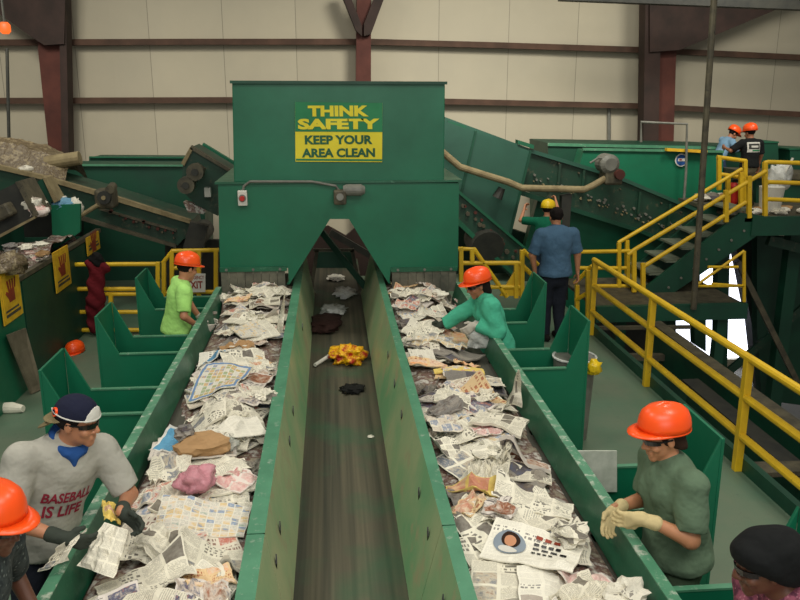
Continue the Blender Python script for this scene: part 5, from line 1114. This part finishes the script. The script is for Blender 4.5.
def glasses(P, mat='lens', side_arm=True):
    hc, hf, hr, hu = P['hc'], P['hf'], P['hr'], P['hu']; g = None; vs = []; fs = []; n = 12
    for dz in (.013, -.015):
        for dr in (0, .004):
            for i in range(n):
                a = (i/(n-1)-.5)*2.3; vs.append(hc+hf*(.012+math.cos(a)*(.088+dr))+hr*math.sin(a)*(.074+dr)+hu*(.006+dz*(1-.25*abs(a))))
    for i in range(n-1): fs += [(i, i+1, n+i+1, n+i), (2*n+i, 3*n+i, 3*n+i+1, 2*n+i+1), (i, 2*n+i, 2*n+i+1, i+1), (n+i, n+i+1, 3*n+i+1, 3*n+i)]
    fs += [(0, n, 3*n, 2*n), (n-1, 3*n-1, 4*n-1, 2*n-1)]
    o = mesh_obj('safety_glasses', vs, fs, mat, P['root'])
    for sd in (1, -1): MB().bar(hc+hf*.05+hr*sd*.072+hu*.012, hc-hf*.01+hr*sd*.084+hu*.012, .004, .008).build('temple', 'black_plastic', o)
    return o
def N(v): return np.array(v[:], float)
def Wp(x, y, Y): return N(W(x, y, Y))
# 1 near woman in olive
hp = Wp(663, 435, 3.52)
P = person('person in an olive tee, orange helmet and cream gloves at the right belt', (1.86, 3.56), 186, 1.66, 8, 180, head=(-1, -.12, -.25), headpos=hp, wr=(Wp(614, 508, 3.60), Wp(645, 518, 3.34)), elb=((.5, .3, -.7), (.8, -.35, -.6)),
           palm=(None, None), fing=((-.45, -.45, -.8), (-.97, .1, -.1)), skinm='skin_olive', top='tee_olive', sleeve=.42, legs='pants_olive', build=1.26, hair='hair_brown', hairlen=.015, glove=('glove_cream', 'glove_cream'), curl=(.35, .45), female=True, h=.008, bodyh=.0065, fold=.006)
hard_hat(P, tilt=.22); glasses(P); PW = P
# 2 man with backward cap
hp = Wp(77, 419, 3.72)
P = person('person in a grey printed tee, navy cap and blue bandana at the left belt', (-1.72, 3.86), -44, 1.74, 21, -8, head=(.95, -.25, -.16), headpos=hp, wr=(Wp(62, 538, 3.45), Wp(121, 512, 3.62)), elb=((-.95, -.1, -.25), (.2, .5, -.6)),
           fing=((.8, .1, -.3), (.8, -.2, -.55)), skinm='skin_tan', top='tee_grey', sleeve=.44, legs='pants_navy', build=1.16, hair='hair_black', glove=('glove_dark', 'glove_dark'), curl=(.5, .6), fold=.005, h=.008, bodyh=.0065)
PC = P
hc, hf, hr, hu = P['hc'], P['hf'], P['hr'], P['hu']; R = np.array([hr, hf, hu])
Cp = Field(.005); Cp.ell(hc+hu*.045-hf*.006, (.09, .108, .092), R, .01); Cp.clip(hc+hu*.036, -hu+hf*.05); cap_o = Cp.build('cap', 'cap_navy', P['root'])
Cp = Field(.005); Cp.ell(hc+hu*.045-hf*.004, (.093, .111, .095), R, .01); Cp.clip(hc+hu*.042, -hu-hf*.12); Cp.clip(hc+hf*.062, -hf+hu*.25); Cp.build('front_panel', 'cap_white', cap_o)
Cp = Field(.005); Cp.cap(hc+hu*.018-hf*.085+hr*.05, hc+hu*.018-hf*.085-hr*.05, .055, .055, .01, (hu, .16)).cap(hc-hu*.012-hf*.118+hr*.04, hc-hu*.012-hf*.118-hr*.04, .062, .062, .03, (nrm(hu-hf*.7), .16)); Cp.build('brim', 'cap_tan', cap_o)
pts = [hc+hu*(.052-.012*math.cos(t))+hf*(math.cos(t)*.114-.006)+hr*math.sin(t)*.096 for t in np.linspace(-1.0, 2.7, 20)]; MB().tube(pts, .0035, 6).build('piping', 'cap_white', cap_o)
q = hc+hu*.06-hf*.075+hr*.066; dn = nrm(-hf*.6+hr*.8+hu*.1); MB().cyl(q-dn*.02, q+dn*.008, .022, 18).build('badge', 'orange_plastic', cap_o); MB().cyl(q, q+dn*.010, .014, 18).build('badge_center', 'cap_navy', cap_o)
glasses(P)
nk = P['neck']; ax = P['ax']; pts = []
for t in np.linspace(0, 2*PI, 22): pts.append(nk-ax*(.006+.03*math.cos(t))+P['fu']*math.cos(t)*.08+P['ru']*math.sin(t)*.076+ax*.026)
Bn = Field(.007); Bn.chain(pts, [.017+.009*max(0, math.cos(t)) for t in np.linspace(0, 2*PI, 22)], .01); Bn.cap(nk+P['fu']*.085-ax*.03, nk+P['fu']*.10-ax*.065, .026, .012, .02); Bn.build('bandana', 'bandana', P['root'], .002, 30)
# shirt print projected on the chest
def chest_text(P, txt, mat, width, height, up_off, lat=0):
    from mathutils.bvhtree import BVHTree
    sh = P['shirt']; org = ORG[sh.name]; bvh = BVHTree.FromPolygons([tuple(V(v.co)+org) for v in sh.data.vertices], [tuple(p.vertices) for p in sh.data.polygons])
    fu, ru, ax = P['fu'], P['ru'], P['ax']; o = P['chest']+ax*up_off+fu*.35+ru*lat
    t = text_obj('shirt_print', txt, mat, P['root'], width, height, o, -ru, ax, .03, 0)
    import bmesh
    bm = bmesh.new(); bm.from_mesh(t.data); bmesh.ops.triangulate(bm, faces=bm.faces); bmesh.ops.subdivide_edges(bm, edges=[e for e in bm.edges if e.calc_length() > .02], cuts=2); 
    ro = ORG[P['root'].name]
    for v in bm.verts:
        hit = bvh.ray_cast(v.co+ro, V(-fu)); 
        if hit[0] is not None: v.co = hit[0]+V(fu)*.004-ro
    bm.to_mesh(t.data); bm.free(); return t
chest_text(P, 'BASEBALL', 'print_red', .26, .06, -.035, -.01); chest_text(P, 'IS LIFE', 'print_blue' if False else 'print_red', .20, .065, -.115, .0)
# 3 man at bottom left
hp = Wp(-9, 521, 2.8)
P = person('person in an orange helmet and dark patterned shirt at the bottom left corner', (-1.75, 2.86), -12, 1.62, 16, -10, head=(.93, -.25, -.25), headpos=hp, wr=((-1.25, 2.55, .95), (-1.25, 3.02, .95)), skinm='skin_brown', top='shirt_pattern', sleeve=.45, legs='pants_navy', build=1.05, hair='hair_black', curl=(.4, .4), h=.009, bodyh=.007, glove=('glove_dark', 'glove_dark'))
hard_hat(P); glasses(P)
# 4 lime shirt
hp = Wp(187, 268, 7.9)
P = person('person in a lime green tee and orange helmet at the left belt', (-1.66, 7.86), 18, 1.56, 10, 10, head=(.75, .62, -.3), headpos=hp, wr=(Wp(199, 327, 7.75), Wp(203, 322, 8.1)), elb=((-.2, -.6, -.8), None), fing=((.9, .2, -.2), (.9, .2, -.2)), skinm='skin_tan', top='tee_lime', sleeve=.42, legs='pants_khaki', build=1.12, hair='hair_black', glove=('glove_white', 'glove_white'), curl=(.4, .4), h=.01)
hard_hat(P, patch=('cap_white', 1.3*-1+.6, .9))
# 5 teal coat woman
hp = Wp(478, 284, 7.08)
P = person('person in a teal coat and orange helmet reaching over the right belt', (1.80, 7.26), 182, 1.58, 15, 180, head=(-.95, -.15, -.3), headpos=hp, wr=(Wp(440, 326, 7.3), Wp(476, 324, 6.95)), elb=((.2, .5, -.6), (.7, -.4, -.4)), fing=((-.95, 0, -.3), (-.8, -.2, -.5)), skinm='skin_mid', top='coat_teal', sleeve=.97, legs='pants_navy', build=1.04, hair='hair_black', hairlen=.08, glove=('glove_dark', 'glove_white'), curl=(.4, .5), coat=1, female=True, h=.01, topname='coat', fold=.008)
# swap: far arm reaches, near arm holds the bag
hard_hat(P); glasses(P)
p = Wp(478, 343, 7.0); meta(wad(HR, 'plastic_bag', 'plastic_white', p[0], p[1], .11, .07, .15, amp=.45, seed=31, sub=4, freq=1.7, z=p[2]-.04), 'limp white plastic bag hanging from the teal coat sleeve', 'bag')
# 6 man in blue from behind
P = person('person in a blue short-sleeved shirt standing with their back turned', (2.88, 9.72), 98, 1.76, 2, 98, headpos=Wp(556, 217, 9.75), head=(-.12, 1, -.12), wr=(Wp(578, 276, 9.75), Wp(535, 272, 9.75)), elb=((.8, -.3, -.1), (-.8, -.3, -.1)), skinm='skin_tan', top='shirt_blue', sleeve=.46, legs='pants_navy', build=1.24, hair='hair_black', h=.01)
# collar
Cf = Field(.008); nk, ax, fu, ru = P['neck'], P['ax'], P['fu'], P['ru']; Cf.chain([nk+ax*.0+fu*math.cos(t)*.075+ru*math.sin(t)*.075 for t in np.linspace(0, 2*PI, 14)], [.018]*14, .01); Cf.build('collar', 'shirt_blue', P['root'])
# 7 green shirt, yellow helmet
P = person('person in a green shirt and yellow helmet working at the machine', (3.05, 12.02), 60, 1.66, 6, 60, headpos=Wp(548, 210, 12.0), head=(.5, .8, -.2), wr=(Wp(556, 200, 12.25), Wp(524, 210, 12.3)), skinm='skin_tan', top='shirt_green', sleeve=.45, legs='jeans', build=1.1, h=.012, hair='hair_black')
hard_hat(P, 'yellow_plastic')
# 8, 9 on the upper platform
def lift(P, z):
    P['root'].location.z += z
    return P
zp = Z2
Y9 = 13.45
b = W(740, 214, Y9)
hp = Wp(750, 133, Y9)-np.array([0, 0, zp])
P = person('person in a black tee with white back print and khaki trousers on the upper platform', (hp[0]-.03, Y9-.02), 96, 1.62, 4, 96, headpos=hp, head=(-.3, .9, -.25), wr=(None, (hp[0]-.34, Y9+.15, .98)), skinm='skin_mid', top='tee_black', sleeve=.45, legs='pants_khaki', build=1.22, hair='hair_black', h=.012); lift(P, zp); hard_hat(P)
c_ = P['chest']-P['fu']*.16+P['ax']*.02; q = MB(); fu, ru, ax = P['fu'], P['ru'], P['ax']
def backbox(P, dx, dz, w_, h_, mat, off):
    from mathutils.bvhtree import BVHTree
    sh = P['shirt']; org = ORG[sh.name]; bvh = BVHTree.FromPolygons([tuple(V(v.co)+org) for v in sh.data.vertices], [tuple(p.vertices) for p in sh.data.polygons]); vs = []; fs = []; n = 7
    for i in range(n):
        for j in range(n):
            o = P['chest']-P['fu']*.5+P['ru']*(dx+(i/(n-1)-.5)*w_)+P['ax']*(dz+(j/(n-1)-.5)*h_); h_it = bvh.ray_cast(V(o), V(P['fu'])); vs.append((h_it[0] if h_it[0] is not None else V(P['chest']-P['fu']*.13))-V(P['fu'])*off)
    for i in range(n-1):
        for j in range(n-1): p = i*n+j; fs.append((p, p+n, p+n+1, p+1))
    mesh_obj('back_print', vs, fs, mat, P['root'])
backbox(P, 0, .02, .24, .17, 'cap_white', .008); backbox(P, .0, .035, .2, .09, 'steel_dark', .012); backbox(P, .0, .03, .13, .035, 'cap_white', .016); backbox(P, .03, -.035, .15, .02, 'sign_green', .014)
hp = Wp(733, 133, 15.3)-np.array([0, 0, zp])
P = person('person in a pale blue shirt and orange helmet bending beside the green tank', (hp[0]-.42, 14.1), 10, 1.62, 24, 0, headpos=hp, head=(.8, .1, -.6), wr=((hp[0]+.1, 15.1, .85), (hp[0]+.12, 15.5, .85)), skinm='skin_mid', top='shirt_sky', sleeve=.6, legs='jeans', build=1.15, hair='hair_black', h=.012); lift(P, zp); hard_hat(P)
# 10 bottom right
hp = Wp(765, 560, 2.42)
P = person('person in a black head covering and pink patterned top at the bottom right corner', (1.80, 2.40), 196, 1.6, 24, 185, headpos=hp, head=(-.95, .1, -.22), wr=((1.4, 2.15, .98), (1.4, 2.55, .98)), skinm='skin_brown', top='shirt_pink', sleeve=.5, legs='pants_navy', build=1.0, hair=None, female=True, glove=('glove_cream', 'glove_cream'), h=.009, bodyh=.007)
hc, hf, hr, hu = P['hc'], P['hf'], P['hr'], P['hu']; R = np.array([hr, hf, hu])
Bt = Field(.006); Bt.ell(hc+hu*.035-hf*.03, (.10, .125, .10), R, .02).ell(hc-hu*.02-hf*.085, (.08, .07, .075), R, .04).ell(hc+hu*.06+hf*.02, (.085, .09, .06), R, .03); Bt.clip(hc+hf*.035-hu*.0, hf*.55-hu*.85); Bt.build('head_covering', 'beret', P['root'], .003, 22)
glasses(P)
# held paper, red bundle, helmet on floor
p = Wp(62, 552, 3.4); 
def held(name, pts, mat, label, cat='newspaper'):
    # crumpled sheet spanned between four corner points
    n = 11; A, B, C_, D = [np.array(q, float) for q in pts]; vs = []; fs = []; uv = []
    nn = nrm(np.cross(B-A, D-A)); Rg = np.random.default_rng(len(label)); Z = smooth2(Rg.normal(0, 1, (n, n)), 1)*.018
    for s_ in (0, 1):
        for i in range(n):
            for j in range(n):
                u, v = i/(n-1), j/(n-1); q = A*(1-u)*(1-v)+B*u*(1-v)+C_*u*v+D*(1-u)*v; vs.append(q+nn*(Z[i, j]+.03*math.sin(u*PI)*math.sin(v*5)+s_*.003)); uv.append((u, v))
        for i in range(n-1):
            for j in range(n-1): k = s_*n*n+i*n+j; fs.append((k, k+n, k+n+1, k+1) if s_ else (k, k+1, k+n+1, k+n))
    return meta(mesh_obj(name, vs, fs, mat, None, False, uv), label, cat)
held('newspaper_sheet', [Wp(40, 572, 3.35), Wp(58, 546, 3.4), Wp(88, 528, 3.5), Wp(66, 560, 3.35)], 'news_photo', 'newsprint held against the grey tee over the left rail')
held('newspaper_sheet', [Wp(104, 522, 3.55), Wp(80, 566, 3.45), Wp(112, 578, 3.3), Wp(128, 530, 3.5)], 'news_text', 'newsprint sheet being pulled from the heap by a dark glove')
held('newspaper_sheet', [Wp(102, 500, 3.7), Wp(104, 520, 3.6), Wp(122, 524, 3.6), Wp(118, 505, 3.7)], 'page_yellow', 'yellow scrap under the dark glove at the left rail')
r = thing('red_vest', 'dark red garment bundle hanging on the yellow rail at left', 'vest', W(97, 300, 10.2))
Fv = Field(.012); c0 = Wp(97, 262, 10.3); c1 = Wp(96, 300, 10.3); Fv.cap(Wp(97, 268, 10.3), c1, .10, .12, .05, ((0, 1, 0), .6)).cap(Wp(91, 264, 10.3), Wp(88, 262, 10.3), .06, .04, .04).cap(Wp(103, 264, 10.3), Wp(106, 268, 10.3), .05, .05, .04); Fv.build('cloth', 'red_cloth', r, .012, 13)
Fv = Field(.012); Fv.cap(Wp(96, 258, 10.3), Wp(98, 262, 10.3), .08, .07, .02); Fv.build('dark_hood', 'dark_cloth', r, .008, 20)
Fv = Field(.012); Fv.cap(Wp(94, 302, 10.35), Wp(93, 330, 10.35), .10, .06, .02).cap(Wp(99, 302, 10.35), Wp(101, 332, 10.35), .08, .05, .02); Fv.build('tail', 'red_cloth', r, .012, 16)
p = WZ(75, 352, .0); FP = dict(root=None, hc=np.array([p.x, p.y, -.02]), hf=nrm([-.3, -.9, 0]), hr=None, hu=np.array([0, 0, 1.]))
r = thing('hard_hat', 'orange hard hat left on the floor behind the left chute bins', 'helmet', (p.x, p.y, 0)); FP['hr'] = np.cross(FP['hf'], FP['hu']); FP['root'] = r; FP['hc'] = np.array([p.x, p.y, -.03])
hh = hard_hat(FP, tilt=0); hh.name = 'shell'
# bag on the upper platform and bits
p = W(770, 206, 12.6); r = thing('bucket', 'white bucket with a long broom on the upper platform', 'bucket', (p.x, p.y, Z2)); MB().tube([(p.x, p.y, Z2), (p.x, p.y, Z2+.42)], [.16, .2], 18).build('pail', 'white_plastic', r)
meta(MB().tube([W(772, 196, 12.7), W(793, 158, 12.7)], .02, 8).build('broom_handle', 'white_plastic'), 'pale broom handle leaning on the upper yellow rail', 'broom')
meta(wad(HC, 'plastic_bag', 'plastic_white', W(779, 178, 12.8).x, 12.8, .2, .14, .26, amp=.5, seed=77, sub=3, z=W(779, 190, 12.8).z), 'white plastic bag hanging behind the upper yellow rail', 'bag')
r = thing('fire_extinguisher', 'red fire extinguisher beside the top of the yellow stair rails', 'extinguisher', (W(733, 205, 13.3).x, 13.3, Z2)); q = W(733, 192, 13.3)
MB().tube([(q.x, 13.3, Z2+.05), (q.x, 13.3, Z2+.1), (q.x, 13.3, q.z+.1), (q.x, 13.3, q.z+.18)], [.09, .1, .1, .03], 16).build('cylinder', 'red_plastic', r); MB().box((q.x-.04, 13.26, q.z+.17), (q.x+.06, 13.34, q.z+.22)).build('valve', 'black_plastic', r)
for k in range(9):
    x = W(720+9*k, 150, 13.0).x; p = (x, 12.35+.1*((k*7) % 5)); meta(wad(HC, 'paper_wad', ['page_white', 'kraft', 'news_text'][k % 3], p[0], p[1], .13, .12, .05, amp=.6, seed=80+k, sub=2, z=Z2), 'small scrap wad littering the upper platform deck', 'paper wad', 'scrap wads on the upper platform')
for k in range(7):
    q = W(700+6*k, 208, 14.0); meta(wad(HC, 'paper_wad', ['page_white', 'kraft', 'page_dark'][k % 3], q.x, 14.0+.1*(k % 2), .16, .14, .08, amp=.6, seed=90+k, sub=2, z=Z2), 'pale scrap wad beside the tank wall on the upper platform', 'paper wad', 'scrap wads beside the tank wall')
# waste bin with yellow bag behind the right chute bins
p = WZ(570, 436, 0); r = thing('waste_bin', 'grey round bin with a yellow bag behind the right chute bins', 'bin', (p.x, p.y, 0))
MB().tube([(p.x, p.y, 0), (p.x, p.y, .78)], [.15, .19], 20).build('pail', 'grey_plastic', r); MB().tube([(p.x+.192*math.cos(t), p.y+.192*math.sin(t), .78) for t in np.linspace(0, 2*PI, 24)], .012, 6).build('rim', 'plastic_white', r)
q = W(594, 366, p.y-.2); o = wad(HC, 'bag', 'yellow_plastic', q.x, p.y-.2, .06, .05, .08, amp=.6, seed=99, sub=3, z=q.z-.08); o.parent = r; o.location = o.location-r.location
# flat pale panel placed inside the bin by the olive tee
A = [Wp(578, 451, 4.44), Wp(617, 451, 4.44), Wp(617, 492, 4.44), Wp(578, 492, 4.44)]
meta(MB().prism([V(*a) for a in A], (0, .01, 0)).build('pale_panel', 'pale_finish'), 'pale flat panel inside the bin behind the olive tee', 'panel')
# ================================================================ light
w = bpy.data.worlds.new('world'); SC.world = w; w.use_nodes = True; bgn = w.node_tree.nodes['Background']
bgn.inputs[0].default_value = (1, .97, .9, 1); bgn.inputs[1].default_value = .20
def area(name, loc, size, power, col=(1, .95, .84), aim=None, sy_=None, spread=180):
    l = bpy.data.lights.new(name, 'AREA'); l.shape = 'RECTANGLE'; l.size = size; l.size_y = sy_ or size; l.energy = power; l.color = col; l.spread = math.radians(spread)
    o = bpy.data.objects.new(name, l); COL.objects.link(o); o.location = loc
    if aim is not None: o.rotation_euler = (V(aim)-V(loc)).to_track_quat('-Z', 'Y').to_euler()
    return o
for x in (-3.5, 3.5):
    for y in (3, 9): area('high_bay_and_wall_fill', (x, y, 7.6), 1.2, 150)
for x, e in ((-5, 85), (2.5, 150), (7.5, 80)): area('high_bay_and_wall_fill', (x, 11.2, 6.3), 1.6, e, aim=(x, 17.8, 1.6), spread=100)  # fill lamps added to brighten the back wall, spread limited to keep its top dim
area('overhead_fill', (.5, -.5, 6.5), 4.5, 220, (1, .98, .92), (.3, 5, .5), 2)  # unseen overhead fill above the near belts, no roof opening modelled
area('frontal_fill', (1.0, -4.5, 3.6), 5, 170, (1, .98, .94), (.8, 8, 1.2), 3)  # added flash-like frontal fill behind the camera, no door modelled
SC.view_settings.view_transform = 'Standard'; SC.view_settings.look = 'None'; SC.view_settings.gamma = 1; SC.view_settings.use_curve_mapping = False
SC.view_settings.exposure = 0.0
